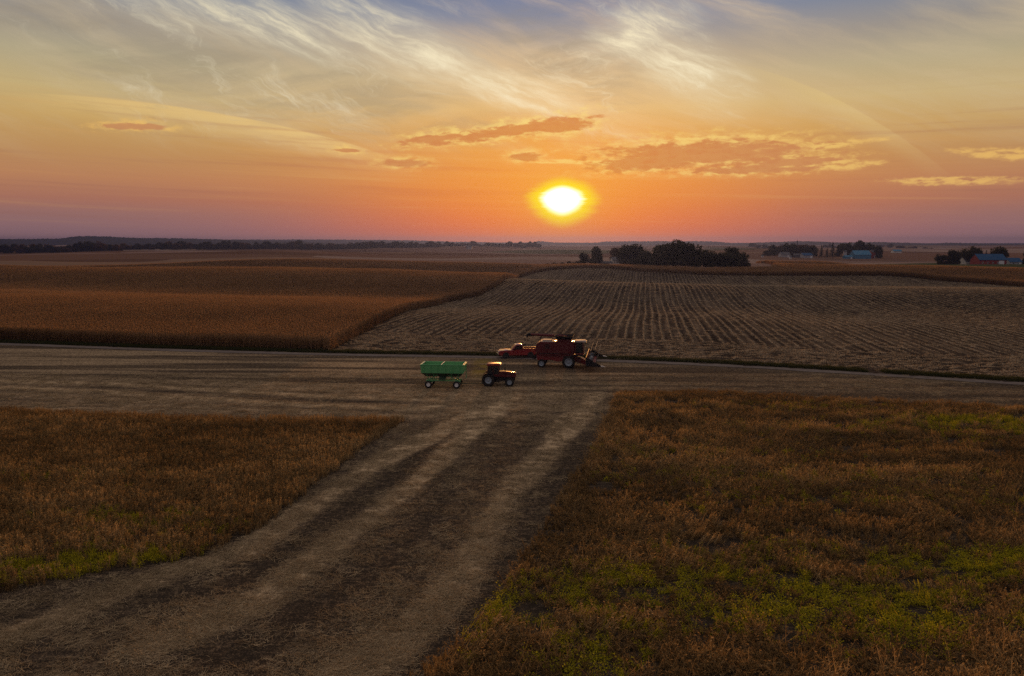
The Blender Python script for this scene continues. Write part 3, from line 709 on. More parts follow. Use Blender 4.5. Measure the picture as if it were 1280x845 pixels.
st_ = straw.reshape(L_, W_)[jj, ii]; dk_ = dark.reshape(L_, W_)[jj, ii]
k &= rng.random(n) < np.clip(.24+st_*1.0-dk_*.35, .06, 1); x, y = x[k], y[k]; n = len(x)
tag(scatter('straw_litter', np.stack([x, y, np.full(n, .0)], 1), np.stack([np.zeros(n), np.zeros(n), rng.normal(0, .25, n)+math.pi*(rng.random(n) < .5)], 1), np.ones((n, 3))*rng.uniform(.8, 1.3, (n, 1)), rng.integers(0, 5, n), litc),
    'chopped straw and bean stubble strewn over the harvested lane', 'straw', kind='stuff')

# --- grass verge on the far side of the track
def tuft(name, r, mat):
    V, Fs = [], []
    for i in range(40):
        b = np.array([r.gauss(0, .28), r.gauss(0, .2), -.02]); d = hdir(r.uniform(0, 6.283)); h = r.uniform(.12, .42); l = r.uniform(.03, .2)
        ribbon(V, Fs, [b, b+d*l*.4+np.array([0, 0, h*.7]), b+d*l+np.array([0, 0, h])], [.022, .018, .004], np.array([-d[1], d[0], 0]))
    return mesh_np(name, V, Fs, mat, link=False)
grassm = leafy('verge_grass', [(.025, .030, .010), (.05, .055, .02), (.10, .09, .035)], .3)
tufc = source('grass_tufts', [tuft('tuft', rr, grassm) for _ in range(4)])
i_ = rng.integers(0, len(TP), 16000); o_ = 1.7+1.6*np.abs(rng.normal(0, .6, 16000)); Q = TP[i_]+TN[i_]*o_[:, None]+rng.uniform(-.9, .9, (16000, 2))*np.array([1, .12])
k = (np.abs(Q[:, 0]) < .8*Q[:, 1]+20); Q = Q[k]; n = len(Q); dens = fbm(Q[:, 0], Q[:, 1], 9, 3) > .22; Q = Q[dens]; n = len(Q)
sz = np.ones((n, 3))*rng.uniform(.6, 1.25, (n, 1))
tag(scatter('grass_verge', np.c_[Q, hgt(*Q.T)+.02], np.stack([np.zeros(n), np.zeros(n), rng.uniform(0, 6.28, n)], 1), sz, rng.integers(0, 4, n), tufc), 'dark green grass along the far side of the dirt track', 'grass', kind='stuff')

# ------------------------------------------------------------------ vehicles (facing +x, near side at -y)
red = paint('red_paint', (.095, .006, .009), .6, coat=.1, dirt=.3, spec=.3)
dkred = paint('dark_red_paint', (.20, .012, .012), .5, dirt=.4)
truckred = paint('truck_red_paint', (.26, .014, .022), .28, coat=.9, dirt=.12)
tan = paint('pale_roof_paint', (.40, .34, .30), .8, dirt=.3, spec=.2)
black = paint('black_steel', (.014, .014, .016), .82, dirt=.12, spec=.15)
rubber = paint('tyre_rubber', (.014, .014, .015), .85, dirt=.3, spec=.2)
green = paint('green_paint', (.095, .40, .15), .45, dirt=.18, coat=.2)
dgreen = paint('dark_green_paint', (.012, .045, .02), .55, dirt=.4)
white = paint('white_rim_paint', (.72, .72, .70), .45, dirt=.3)
silver = paint('silver_rim', (.30, .36, .41), .5, .2, dirt=.25)
chrome = paint('chrome', (.65, .65, .66), .2, 1.0)
glz = glass('cab_glass')
lampm = paint('lamp_lens', (.55, .50, .42), .15)
amber = paint('amber_lens', (.6, .18, .02), .2)
redlens = paint('red_lens', (.35, .02, .02), .2)
grain = paint('grain', (.45, .30, .09), .8, scale=20)
batm = paint('dull_reel_steel', (.17, .15, .125), .85, dirt=.2, spec=.15)
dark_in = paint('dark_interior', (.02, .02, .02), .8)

def wheel(parent, x, y, r, w, rimr, mrim, lugs=0, side=-1, name='wheel'):
    b = MB(); h = w/2
    b.lathe([(rimr*.98, -h*.85), (rimr*1.12, -h*.98), (r*.86, -h), (r*.96, -h*.86), (r, -h*.55), (r, h*.55), (r*.96, h*.86), (r*.86, h), (rimr*1.12, h*.98), (rimr*.98, h*.85), (rimr*.98, -h*.85)], n=36)
    for k in range(lugs):                                   # slanting tread bars
        for sgn in (-1, 1):
            a = 2*math.pi*(k+(.5 if sgn > 0 else 0))/lugs
            vs = []
            for (yy, da) in ((0.02*sgn, 0), (h*.98*sgn, .22)):
                for (rad, dd) in ((r*.985, -.045), (r*1.035, -.03), (r*1.035, .03), (r*.985, .045)):
                    t = a+da+dd; vs.append((rad*math.cos(t), yy, rad*math.sin(t)))
            b.add(vs, [(0, 1, 5, 4), (1, 2, 6, 5), (2, 3, 7, 6), (0, 3, 2, 1), (4, 5, 6, 7)])
    o = b.build(name, rubber, parent, True); o.location = (x, y, r)
    rm = MB(); s = side
    rm.lathe([(rimr, s*h*.86), (rimr*.93, s*h*.90), (rimr*.88, s*h*.62), (rimr*.62, s*h*.40), (rimr*.34, s*h*.42), (rimr*.30, s*h*.66), (rimr*.16, s*h*.70), (.001, s*h*.70)], n=28)
    rm.lathe([(rimr, -s*h*.86), (rimr*.9, -s*h*.7), (rimr*.5, -s*h*.2), (.001, -s*h*.2)], n=28)
    for k in range(8):
        a = 2*math.pi*k/8; rm.lathe([(.001, s*h*.50), (rimr*.05, s*h*.50), (rimr*.05, s*h*.38)], c=(rimr*.48*math.cos(a), 0, rimr*.48*math.sin(a)), n=6)
    rm.build('rim', mrim, o, True); return o

def place(px, py, rz):
    p = G(px, py); return (p[0], p[1], .01), R(rz)

# --- tractor
loc, rz = place(624, 481.5, -3)
tr_ = empty('tractor', loc, rz)
tag(tr_, 'small red tractor with closed cab hitched to the green grain wagon', 'tractor')
for sgn in (-1, 1):
    wheel(tr_, -1.30, sgn*.86, .80, .50, .43, silver, 16, sgn); wheel(tr_, 1.36, sgn*.80, .56, .36, .31, silver, 14, sgn)
b = MB(); b.prism([(-1.7, .75), (-1.7, 1.25), (-.4, 1.3), (.2, 1.05), (2.05, 1.05), (2.05, .7), (.2, .6), (-1.0, .55)], -.28, .28, .03); b.tube([(-1.3, -.75, .8), (-1.3, .75, .8)], .11); b.tube([(1.36, -.7, .56), (1.36, .7, .56)], .08)
b.box(1.2, 1.5, -.12, .12, .5, .85); b.box(-2.25, -1.6, -.06, .06, .50, .60); b.box(-.9, .1, -.86, -.55, .55, .62)
b.build('chassis', black, tr_, bevel=.015)
b = MB(); b.prism([(.02, 1.1), (.02, 1.80), (.5, 1.83), (1.95, 1.70), (2.12, 1.60), (2.14, 1.08)], -.36, .36, .05); hd = b.build('hood', red, tr_, bevel=.02)
b = MB(); b.box(2.13, 2.165, -.27, .27, 1.14, 1.54)
for k in range(7): b.box(2.16, 2.18, -.26, .26, 1.17+k*.052, 1.19+k*.052)
b.build('grille', black, hd)
for sgn in (-1, 1):
    b = MB(); b.lathe([(.001, .05), (.05, .045), (.07, 0), (.07, -.04)], c=(2.15, sgn*.2, 1.60), axis='x', n=12); b.build('headlight', lampm, tr_, True)
    b = MB(); b.prism([(.3, 1.5), (1.85, 1.42), (1.85, 1.50), (.3, 1.58)], sgn*.361-.006, sgn*.361+.006); b.build('stripe', black, hd)
    b = MB(); n_ = 9; ring = [(-1.30+.92*math.cos(a), .80+.92*math.sin(a)) for a in np.linspace(R(20), R(165), n_)]; inn = [(-1.30+.87*math.cos(a), .80+.87*math.sin(a)) for a in np.linspace(R(165), R(20), n_)]
    b.prism(ring+inn, sgn*.86-.27, sgn*.86+.27); b.build('fender', black, tr_)
    b = MB(); b.box(-1.72, -1.66, sgn*.9-.12, sgn*.9+.12, 1.60, 1.69); b.build('tail_light', redlens, tr_)
cb = MB()                                                  # cab posts and sills
for sgn in (-1, 1):
    y_ = sgn*.66
    for (p0, p1) in (((.05, y_, 1.25), (-.05, y_*.95, 2.62)), ((-.72, y_, 1.5), (-.72, y_*.95, 2.62)), ((-1.42, y_, 1.62), (-1.36, y_*.95, 2.62))): cb.tube([p0, p1], .045, 6)
    cb.box(-1.42, .06, y_-.03, y_+.03, 1.22, 1.5)
cb.box(-1.45, -1.38, -.66, .66, 1.2, 1.68); cb.box(.03, .09, -.66, .66, 1.2, 1.5); cb.box(-1.42, .06, -.64, .64, 1.18, 1.24)
cab = cb.build('cab', red, tr_)
b = MB(); b.prism([(-1.55, 2.60), (-1.55, 2.74), (-1.40, 2.84), (0, 2.84), (.22, 2.74), (.22, 2.60)], -.76, .76, .06); b.build('roof', dkred, cab, bevel=.02)
for sgn in (-1, 1):
    b = MB(); b.prism([(-.70, 1.5), (-.70, 2.6), (-.05, 2.6), (.04, 1.5)], sgn*.655-.004, sgn*.655+.004); b.build('door_glass', glz, cab)
    b = MB(); b.prism([(-1.40, 1.62), (-1.36, 2.6), (-.74, 2.6), (-.74, 1.5)], sgn*.655-.004, sgn*.655+.004); b.build('side_window', glz, cab)
b = MB(); b.prism([(.045, 1.5), (-.045, 2.6), (-.035, 2.6), (.055, 1.5)], -.62, .62); b.build('windscreen', glz, cab)
b = MB(); b.prism([(-1.41, 1.66), (-1.36, 2.6), (-1.35, 2.6), (-1.40, 1.66)], -.62, .62); b.build('rear_window', glz, cab)
b = MB(); b.prism([(-1.05, 1.25), (-1.05, 1.65), (-1.15, 2.15), (-1.02, 2.15), (-.92, 1.72), (-.55, 1.72), (-.55, 1.6), (-.85, 1.55), (-.85, 1.25)], -.24, .24, .03); b.build('seat', dark_in, cab)
b = MB(); b.tube([(-.15, 0, 1.3), (-.32, 0, 1.85)], .03); b.lathe([(.20, -.015), (.22, 0), (.20, .015), (.18, 0), (.20, -.015)], c=(-.33, 0, 1.88), axis='z', n=16); b.build('steering_wheel', dark_in, cab)
b = MB(); b.tube([(.75, .0, 1.75), (.75, 0, 2.35)], .055, 10); b.tube([(.75, 0, 2.35), (.75, 0, 2.80), (.70, 0, 2.88)], .035, 10); b.build('exhaust_pipe', black, tr_, True)
for sgn in (-1, 1):
    b = MB(); b.tube([(.08, sgn*.66, 2.3), (.16, sgn*1.0, 2.3)], .015, 6); b.box(.13, .17, sgn*1.02-.08, sgn*1.02+.08, 2.15, 2.45); b.build('mirror', black, tr_)
    b = MB(); b.box(.215, .26, sgn*.55-.09, sgn*.55+.09, 2.64, 2.74); b.build('work_light', lampm, tr_)
b = MB()
for k in range(3): b.box(-.55, -.25, -.86, -.66, .55+.28*k, .59+.28*k)
b.box(-.57, -.53, -.80, -.70, .5, 1.22); b.build('step', black, tr_)

# --- grain wagon
loc, rz = place(555, 483.5, -5)
wg = empty('grain_wagon', loc, rz)
tag(wg, 'bright green open grain wagon with white wheels behind the tractor', 'wagon')
def hollow_box(b, x0, x1, y0, y1, z0, z1, fl, t):
    """open bin: outer and inner skins, flared by fl at the top, with a rim"""
    def rng_(x0, x1, y0, y1, z): return [(x0, y0, z), (x1, y0, z), (x1, y1, z), (x0, y1, z)]
    vs = rng_(x0, x1, y0, y1, z0)+rng_(x0-fl, x1+fl, y0-fl, y1+fl, z1)+rng_(x0-fl+t, x1+fl-t, y0-fl+t, y1+fl-t, z1)+rng_(x0+t, x1-t, y0+t, y1-t, z0+t)
    fs = []
    for k in range(3):
        for i in range(4): j = (i+1) % 4; fs.append((k*4+i, k*4+j, (k+1)*4+j, (k+1)*4+i))
    fs += [(3, 2, 1, 0), (12, 13, 14, 15)]; b.add(vs, fs)
b = MB(); hollow_box(b, -2.62, 2.62, -1.16, 1.16, 1.92, 2.98, .10, .05); box_ = b.build('box', green, wg)
b = MB()
for sgn in (-1, 1):
    for k in range(6): xx = -2.3+k*.92; b.add([(xx-.04, sgn*1.165, 1.95), (xx+.04, sgn*1.165, 1.95), (xx+.04, sgn*1.255, 2.9), (xx-.04, sgn*1.255, 2.9), (xx-.04, sgn*1.23, 1.95), (xx+.04, sgn*1.23, 1.95), (xx+.04, sgn*1.31, 2.9), (xx-.04, sgn*1.31, 2.9)], [(4, 5, 6, 7), (0, 4, 7, 3), (1, 2, 6, 5), (0, 1, 5, 4), (3, 7, 6, 2)])
    b.tube([(-2.76, sgn*1.27, 2.98), (2.76, sgn*1.27, 2.98)], .045, 8)
for sgn in (-1, 1): b.tube([(sgn*2.74, -1.27, 2.98), (sgn*2.74, 1.27, 2.98)], .045, 8)
b.build('rim_rail', green, box_)
for xx in (-2.60, -.10, 2.60):
    b = MB(); b.tube([(xx, -1.24, 3.0), (xx, 1.24, 3.0)], .04, 8); b.build('cross_brace', white, wg)
b = MB(); b.add([(-2.5, -1.1, 2.16), (2.5, -1.1, 2.16), (2.5, 1.1, 2.16), (-2.5, 1.1, 2.16), (0, 0, 2.42)], [(0, 1, 4), (1, 2, 4), (2, 3, 4), (3, 0, 4)]); b.build('grain_load', grain, wg)
b = MB()                                                   # sloping hopper floor under the box
vs = [(-2.6, -1.14, 1.915), (2.6, -1.14, 1.915), (2.6, 1.14, 1.915), (-2.6, 1.14, 1.915), (-2.15, -.62, 1.42), (2.15, -.62, 1.42), (2.15, .62, 1.42), (-2.15, .62, 1.42)]
b.add(vs, [(0, 1, 5, 4), (1, 2, 6, 5), (2, 3, 7, 6), (3, 0, 4, 7), (4, 5, 6, 7)]); b.build('hopper', dgreen, wg)
b = MB()
for sgn in (-1, 1):
    b.box(-2.2, 2.2, sgn*.5-.05, sgn*.5+.05, .82, .98)
    for xx in (-1.77, -1.0, 1.0, 1.77): b.tube([(xx, sgn*.5, .95), (xx*1.15, sgn*1.05, 1.93)], .045, 6)
    b.tube([(-1.75, sgn*.5, .95), (-.6, sgn*.85, 1.7)], .035, 6); b.tube([(1.75, sgn*.5, .95), (.6, sgn*.85, 1.7)], .035, 6)
for xx in (-1.77, 1.77): b.box(xx-.07, xx+.07, -.95, .95, .42, .56); b.box(xx-.06, xx+.06, -.55, .55, .56, .84)
b.build('frame', green, wg)
for xx in (-1.77, 1.77):
    for sgn in (-1, 1): wheel(wg, xx, sgn*.98, .46, .30, .25, white, 0, sgn)
b = MB(); b.tube([(1.8, -.35, .5), (3.0, 0, .5), (1.8, .35, .5)], .05, 6); b.tube([(2.9, 0, .5), (4.75, 0, .55)], .055, 6); b.lathe([(.09, -.03), (.12, 0), (.09, .03), (.06, 0), (.09, -.03)], c=(4.8, 0, .55), axis='z', n=12); b.build('tongue', dgreen, wg)
b = MB()
for k in range(6): b.box(2.74, 2.78, .25, .75, 1.1+k*.3, 1.14+k*.3)
b.box(2.74, 2.78, .22, .26, 1.0, 2.8); b.box(2.74, 2.78, .74, .78, 1.0, 2.8); b.build('ladder', green, wg)
b = MB(); b.add([(-.45, -1.15, 1.1), (.45, -1.15, 1.1), (.45, -.6, 1.42), (-.45, -.6, 1.42), (-.45, -1.18, 1.16), (.45, -1.18, 1.16), (.45, -.6, 1.5), (-.45, -.6, 1.5)], [(0, 1, 2, 3), (4, 7, 6, 5), (0, 4, 5, 1), (1, 5, 6, 2), (3, 2, 6, 7), (0, 3, 7, 4)]); b.build('chute', dgreen, wg)
for sgn in (-1, 1):
    b = MB(); b.box(-2.66, -2.63, sgn*.95-.1, sgn*.95+.1, 1.78, 1.88); b.build('reflector', redlens, wg)

# --- pickup (built facing +x, turned round)
loc, rz = place(647, 447, 180+7)
pk = empty('pickup_truck', loc, rz); pk.scale = (1.06, 1.04, 1.16)
tag(pk, 'red pickup truck with a pale bonnet parked behind the combine', 'pickup')
W2 = .95
b = MB(); b.prism([(-2.95, .52), (-2.95, 1.12), (.25, 1.14), (.35, 1.12), (1.65, 1.16), (2.75, 1.05), (2.92, .92), (2.95, .55), (2.45, .42), (-2.6, .42)], -W2, W2, .05)
body = b.build('body', truckred, pk, bevel=.03)
b = MB(); b.prism([(.62, 1.14), (.62, 1.17), (2.70, 1.10), (2.82, 1.02)], -.80, .80, .02); b.build('bonnet', truckred, pk, bevel=.01)
b = MB(); b.prism([(-.75, 1.12), (-.68, 1.80), (-.5, 1.88), (.25, 1.88), (.42, 1.82), (1.02, 1.14)], -.82, .82, .07); cab = b.build('cab', truckred, pk, bevel=.03)
b = MB(); b.prism([(.98, 1.20), (.44, 1.79), (.455, 1.80), (1.0, 1.21)], -.70, .70); b.build('windscreen', glz, cab)
b = MB(); b.prism([(-.735, 1.25), (-.69, 1.72), (-.70, 1.725), (-.75, 1.25)], -.66, .66); b.build('rear_window', glz, cab)
for sgn in (-1, 1):
    b = MB(); b.prism([(-.60, 1.22), (-.56, 1.74), (.25, 1.76), (.74, 1.22)], sgn*.826-.006, sgn*.826+.006); b.build('side_window', glz, cab)
    b = MB(); b.prism([(-.68, .55), (-.68, 1.15), (.70, 1.17), (.72, .55)], sgn*(W2+.006)-.012, sgn*(W2+.006)+.012); d_ = b.build('door', truckred, pk)
    b = MB(); b.box(-.55, -.38, sgn*(W2+.03)-.014, sgn*(W2+.03)+.014, 1.02, 1.06); b.build('handle', chrome, d_)
    b = MB(); b.box(.60, .74, sgn*1.08-.10, sgn*1.08+.10, 1.16, 1.34); b.build('mirror', black, pk)
    b = MB(); b.box(2.90, 2.965, sgn*.70-.16, sgn*.70+.16, .78, .95); b.build('headlight', lampm, pk)
    b = MB(); b.box(-2.975, -2.94, sgn*.84-.08, sgn*.84+.08, .72, 1.02); b.build('tail_light', redlens, pk)
    for xx in (1.85, -1.82): wheel(pk, xx, sgn*.84, .40, .27, .24, silver, 0, sgn)
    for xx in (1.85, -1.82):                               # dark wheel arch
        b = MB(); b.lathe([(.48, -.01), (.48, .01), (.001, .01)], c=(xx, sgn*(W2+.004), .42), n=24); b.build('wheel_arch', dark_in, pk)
b = MB(); b.box(-2.86, -.82, -.78, .78, 1.10, 1.135); b.build('bed_floor', dark_in, pk)
b = MB(); b.box(-2.95, -.80, -.95, -.82, 1.12, 1.36); b.box(-2.95, -.80, .82, .95, 1.12, 1.36); b.box(-.88, -.79, -.82, .82, 1.12, 1.36); b.build('bed_side', truckred, pk, bevel=.02)
b = MB(); b.box(-2.97, -2.88, -.80, .80, .74, 1.35); b.build('tailgate', truckred, pk, bevel=.015)
b = MB(); b.box(2.93, 3.03, -.92, .92, .50, .70); b.build('front_bumper', chrome, pk, bevel=.02)
b = MB(); b.box(-3.05, -2.94, -.90, .90, .46, .62); b.build('rear_bumper', chrome, pk, bevel=.02)
b = MB(); b.box(2.92, 2.96, -.50, .50, .74, .94)
for k in range(4): b.box(2.955, 2.97, -.5, .5, .76+k*.045, .78+k*.045)
b.build('grille', black, pk)

# --- combine harvester
loc, rz = place(703, 460, -9)
loc = (loc[0]+1.1, loc[1]+1.2, loc[2])
cbn = empty('combine_harvester', loc, rz)
tag(cbn, 'dark red combine harvester with raised grain tank and grain header', 'combine harvester')
for sgn in (-1, 1):
    wheel(cbn, 0, sgn*1.42, .90, .62, .56, silver, 18, sgn); wheel(cbn, -3.95, sgn*1.25, .58, .42, .36, silver, 14, sgn)
b = MB(); b.prism([(-4.9, 2.3), (-4.75, 3.35), (-4.3, 3.72), (.75, 3.72), (.80, 2.05), (.55, 1.75), (-3.2, 1.75), (-4.5, 1.9)], -1.42, 1.42, .06); bod = b.build('body', red, cbn, bevel=.03)
for sgn in (-1, 1):
    b = MB(); b.prism([(-3.6, 2.15), (-3.6, 3.55), (-2.3, 3.55), (-2.3, 2.15)], sgn*1.44-.02, sgn*1.44+.02, .0); sp = b.build('side_panel', red, bod, bevel=.01)
    b = MB(); b.prism([(-2.25, 2.15), (-2.25, 3.55), (-.1, 3.55), (-.1, 2.15)], sgn*1.44-.02, sgn*1.44+.02); b.build('side_panel', red, bod, bevel=.01)
    b = MB()
    for k in range(9): b.box(-3.45, -2.75, sgn*1.465-.006, sgn*1.465+.006, 2.75+k*.075, 2.79+k*.075)
    b.build('vent', black, bod)
    b = MB(); b.box(-4.3, .2, sgn*1.445-.012, sgn*1.445+.012, 2.02, 2.10); b.build('trim_strip', black, bod)
b = MB(); b.box(-4.2, -2.3, -1.25, 1.25, 3.725, 3.80); b.box(-3.9, -2.6, -.7, .7, 3.80, 3.95); b.build('engine_deck', tan, cbn, bevel=.02)
b = MB(); b.lathe([(.52, -.02), (.50, .05), (.001, .07)], c=(-3.1, -1.47, 2.95), n=20); b.build('rotary_screen', black, cbn)
b = MB(); b.prism([(-4.6, 1.0), (-4.75, 1.9), (-3.3, 1.78), (.3, 1.78), (.5, 1.2), (-.2, 1.0), (-1.6, .85), (-2.6, 1.1)], -1.1, 1.1, .04); b.build('underbody', dkred, cbn)
b = MB(); b.tube([(0, -1.4, .9), (0, 1.4, .9)], .18, 10); b.build('axle', black, cbn); b = MB(); b.tube([(-3.95, -1.2, .58), (-3.95, 1.2, .58)], .12, 8); b.box(-4.1, -3.8, -.2, .2, .58, 1.3); b.build('axle', black, cbn)
b = MB(); hollow_box(b, -1.75, .25, -1.05, 1.05, 3.74, 4.10, .02, .05); b.build('grain_tank', red, cbn)
b = MB(); hollow_box(b, -1.76, .26, -1.07, 1.07, 4.105, 4.62, .36, .03); b.build('tank_extension', black, cbn)
b = MB(); b.add([(-1.6, -.9, 4.05), (.1, -.9, 4.05), (.1, .9, 4.05), (-1.6, .9, 4.05), (-.75, 0, 4.5)], [(0, 1, 4), (1, 2, 4), (2, 3, 4), (3, 0, 4)]); b.build('grain_load', grain, cbn)
cb = MB()
for sgn in (-1, 1):
    for (p0, p1) in (((.9, sgn*.85, 2.0), (.88, sgn*.85, 3.72)), ((2.05, sgn*.78, 2.0), (1.95, sgn*.80, 3.72))): cb.tube([p0, p1], .05, 6)
    cb.box(.88, 2.06, sgn*.82-.04, sgn*.82+.04, 1.85, 2.12)
cb.box(.84, .90, -.86, .86, 1.85, 3.72); cb.box(.86, 2.1, -.85, .85, 1.80, 1.88); cab = cb.build('cab', dkred, cbn)
b = MB(); b.prism([(.78, 3.72), (.78, 3.90), (2.2, 3.92), (2.42, 3.82), (2.42, 3.72)], -.98, .98, .05); b.build('roof', tan, cab, bevel=.02)
for sgn in (-1, 1):
    b = MB(); b.prism([(.92, 2.12), (.92, 3.7), (1.94, 3.7), (2.03, 2.12)], sgn*.83-.005, sgn*.83+.005); b.build('side_window', glz, cab)
b = MB(); b.prism([(2.06, 2.0), (1.96, 3.7), (1.97, 3.7), (2.07, 2.0)], -.76, .76); b.build('windscreen', glz, cab)
b = MB(); b.prism([(1.15, 1.9), (1.15, 2.35), (1.05, 2.95), (1.2, 2.95), (1.3, 2.42), (1.65, 2.42), (1.65, 2.3), (1.4, 2.25), (1.4, 1.9)], -.26, .26, .03); b.build('seat', dark_in, cab)
b = MB(); b.tube([(1.95, 0, 1.95), (1.80, 0, 2.55)], .035, 6); b.lathe([(.2, -.015), (.22, 0), (.2, .015), (.18, 0), (.2, -.015)], c=(1.79, 0, 2.58), axis='z', n=14); b.build('steering_wheel', dark_in, cab)
for sgn in (-1, 1):
    b = MB(); b.tube([(2.0, sgn*.85, 3.3), (2.2, sgn*1.3, 3.3)], .02, 6); b.box(2.17, 2.22, sgn*1.38-.1, sgn*1.38+.1, 3.05, 3.5); b.build('mirror', black, cbn)
    for k in (.35, .7):
        b = MB(); b.box(2.41, 2.46, sgn*k-.09, sgn*k+.09, 3.735, 3.815); b.build('work_light', lampm, cbn)
b = MB()                                                   # platform, rails and steps beside the cab
b.box(.3, 2.0, -1.5, -.88, 1.86, 1.92)
for xx in (.4, 1.2, 1.95): b.tube([(xx, -1.47, 1.9), (xx, -1.47, 2.85)], .02, 6)
b.tube([(.4, -1.47, 2.85), (1.95, -1.47, 2.85)], .02, 6); b.tube([(.4, -1.47, 2.4), (1.95, -1.47, 2.4)], .02, 6); b.build('railing', black, cbn)
b = MB()
for k in range(5): b.box(1.25, 1.7, -1.75, -1.5, .5+k*.29, .54+k*.29)
b.box(1.22, 1.26, -1.72, -1.5, .45, 1.9); b.box(1.69, 1.73, -1.72, -1.5, .45, 1.9); b.build('ladder', black, cbn)
b = MB(); b.tube([(-.2, 1.0, 3.9), (-.6, 1.15, 4.25), (-1.2, 1.2, 4.33), (-5.9, 1.25, 4.45)], .19, 12); ug = b.build('unloading_auger', red, cbn, True)
b = MB(); b.tube([(-5.85, 1.25, 4.46), (-6.25, 1.25, 4.42), (-6.5, 1.25, 4.15)], [.2, .22, .19], 12); b.build('spout', black, ug, True)
b = MB(); b.tube([(-4.35, 1.15, 3.6), (-4.35, 1.2, 4.25)], .04, 6); b.build('auger_rest', black, cbn)
b = MB(); b.prism([(.3, 1.05), (.3, 1.75), (.9, 1.8), (2.6, 1.0), (2.6, .45), (2.2, .45)], -.65, .65, .03); b.build('feeder_house', dkred, cbn)
b = MB(); b.tube([(-4.2, -.5, 3.8), (-4.2, -.5, 4.35)], .06, 10); b.build('exhaust_pipe', black, cbn)
b = MB(); b.tube([(-2.0, -1.2, 3.72), (-2.0, -1.2, 4.15)], .03, 6); b.lathe([(.001, .1), (.05, .09), (.06, 0)], c=(-2.0, -1.2, 4.15), axis='z', n=10); b.build('beacon', amber, cbn)
b = MB(); b.prism([(-5.35, 1.15), (-4.85, 2.0), (-4.6, 2.0), (-4.9, 1.1)], -.9, .9, .03); b.build('straw_chopper', black, cbn)
# header with reel
HW = 4.6
b = MB(); b.prism([(2.6, .32), (2.6, 1.45), (2.68, 1.5), (2.72, 1.45), (2.72, .42), (3.1, .30), (3.85, .26), (3.85, .22), (2.75, .24)], -HW, HW); hdr = b.build('header', dkred, cbn); hdr.location = (0, 0, .62)
for sgn in (-1, 1):
    b = MB(); b.prism([(2.6, .24), (2.6, 1.5), (3.0, 1.45), (3.7, .95), (4.7, .45), (5.1, .30), (4.6, .22)], sgn*HW-.05, sgn*HW+.05); b.build('divider', black, hdr, bevel=.01)
    b = MB(); b.prism([(4.75, .26), (4.7, .47), (5.15, .34), (5.35, .24)], sgn*HW-.08, sgn*HW+.08); b.build('divider_tip', white, hdr, bevel=.01)
b = MB(); b.tube([(3.15, -HW+.1, .62), (3.15, HW-.1, .62)], .20, 14)
for side_ in (-1, 1):
    pts = []
    for k in range(150): t = k/149; yy = side_*(HW-.15-t*(HW-.9)); a = t*26*side_; pts.append((yy, a))
    for (p0, p1) in zip(pts[:-1], pts[1:]):
        vs = [(3.15+rd*math.cos(a), yy, .62+rd*math.sin(a)) for (yy, a) in (p0, p1) for rd in (.19, .32)]; b.add(vs, [(0, 1, 3, 2)])
b.build('header_auger', silver, hdr)
b = MB(); b.box(3.80, 3.87, -HW+.05, HW-.05, .225, .262)
for k in range(60): yy = -HW+.1+k*(2*HW-.2)/59; b.add([(3.84, yy-.03, .23), (3.84, yy+.03, .23), (3.98, yy, .235), (3.84, yy-.03, .26), (3.84, yy+.03, .26)], [(0, 1, 2), (3, 2, 4), (0, 2, 3), (1, 4, 2)])
b.build('cutter_bar', black, hdr)
RX, RZ, RR = 3.75, 1.95, .66
b = MB(); b.tube([(RX, -HW+.15, RZ), (RX, HW-.15, RZ)], .07, 10)
for yy in np.linspace(-HW+.25, HW-.25, 5):
    for k in range(6): a = k*math.pi/3+.3; b.tube([(RX, yy, RZ), (RX+RR*math.cos(a), yy, RZ+RR*math.sin(a))], .022, 6)
    for k in range(6): a = k*math.pi/3+.3; a2 = a+math.pi/3; b.tube([(RX+RR*math.cos(a), yy, RZ+RR*math.sin(a)), (RX+RR*math.cos(a2), yy, RZ+RR*math.sin(a2))], .016, 6)
reel = b.build('reel', black, hdr)
for k in range(6):
    a = k*math.pi/3+.3; x_, z_ = RX+RR*math.cos(a), RZ+RR*math.sin(a); b = MB(); b.tube([(x_, -HW+.15, z_), (x_, HW-.15, z_)], .045, 8)
    for j in range(46): yy = -HW+.25+j*(2*HW-.5)/45; b.tube([(x_, yy, z_), (x_-.04, yy, z_-.26)], .010, 4)
    b.build('reel_bat', batm, reel)
for sgn in (-1, 1):
    b = MB(); b.tube([(2.65, sgn*(HW-.02), 1.45), (3.2, sgn*(HW-.02), 1.85), (RX, sgn*(HW-.02), RZ)], .055, 8); b.build('reel_arm', black, hdr)

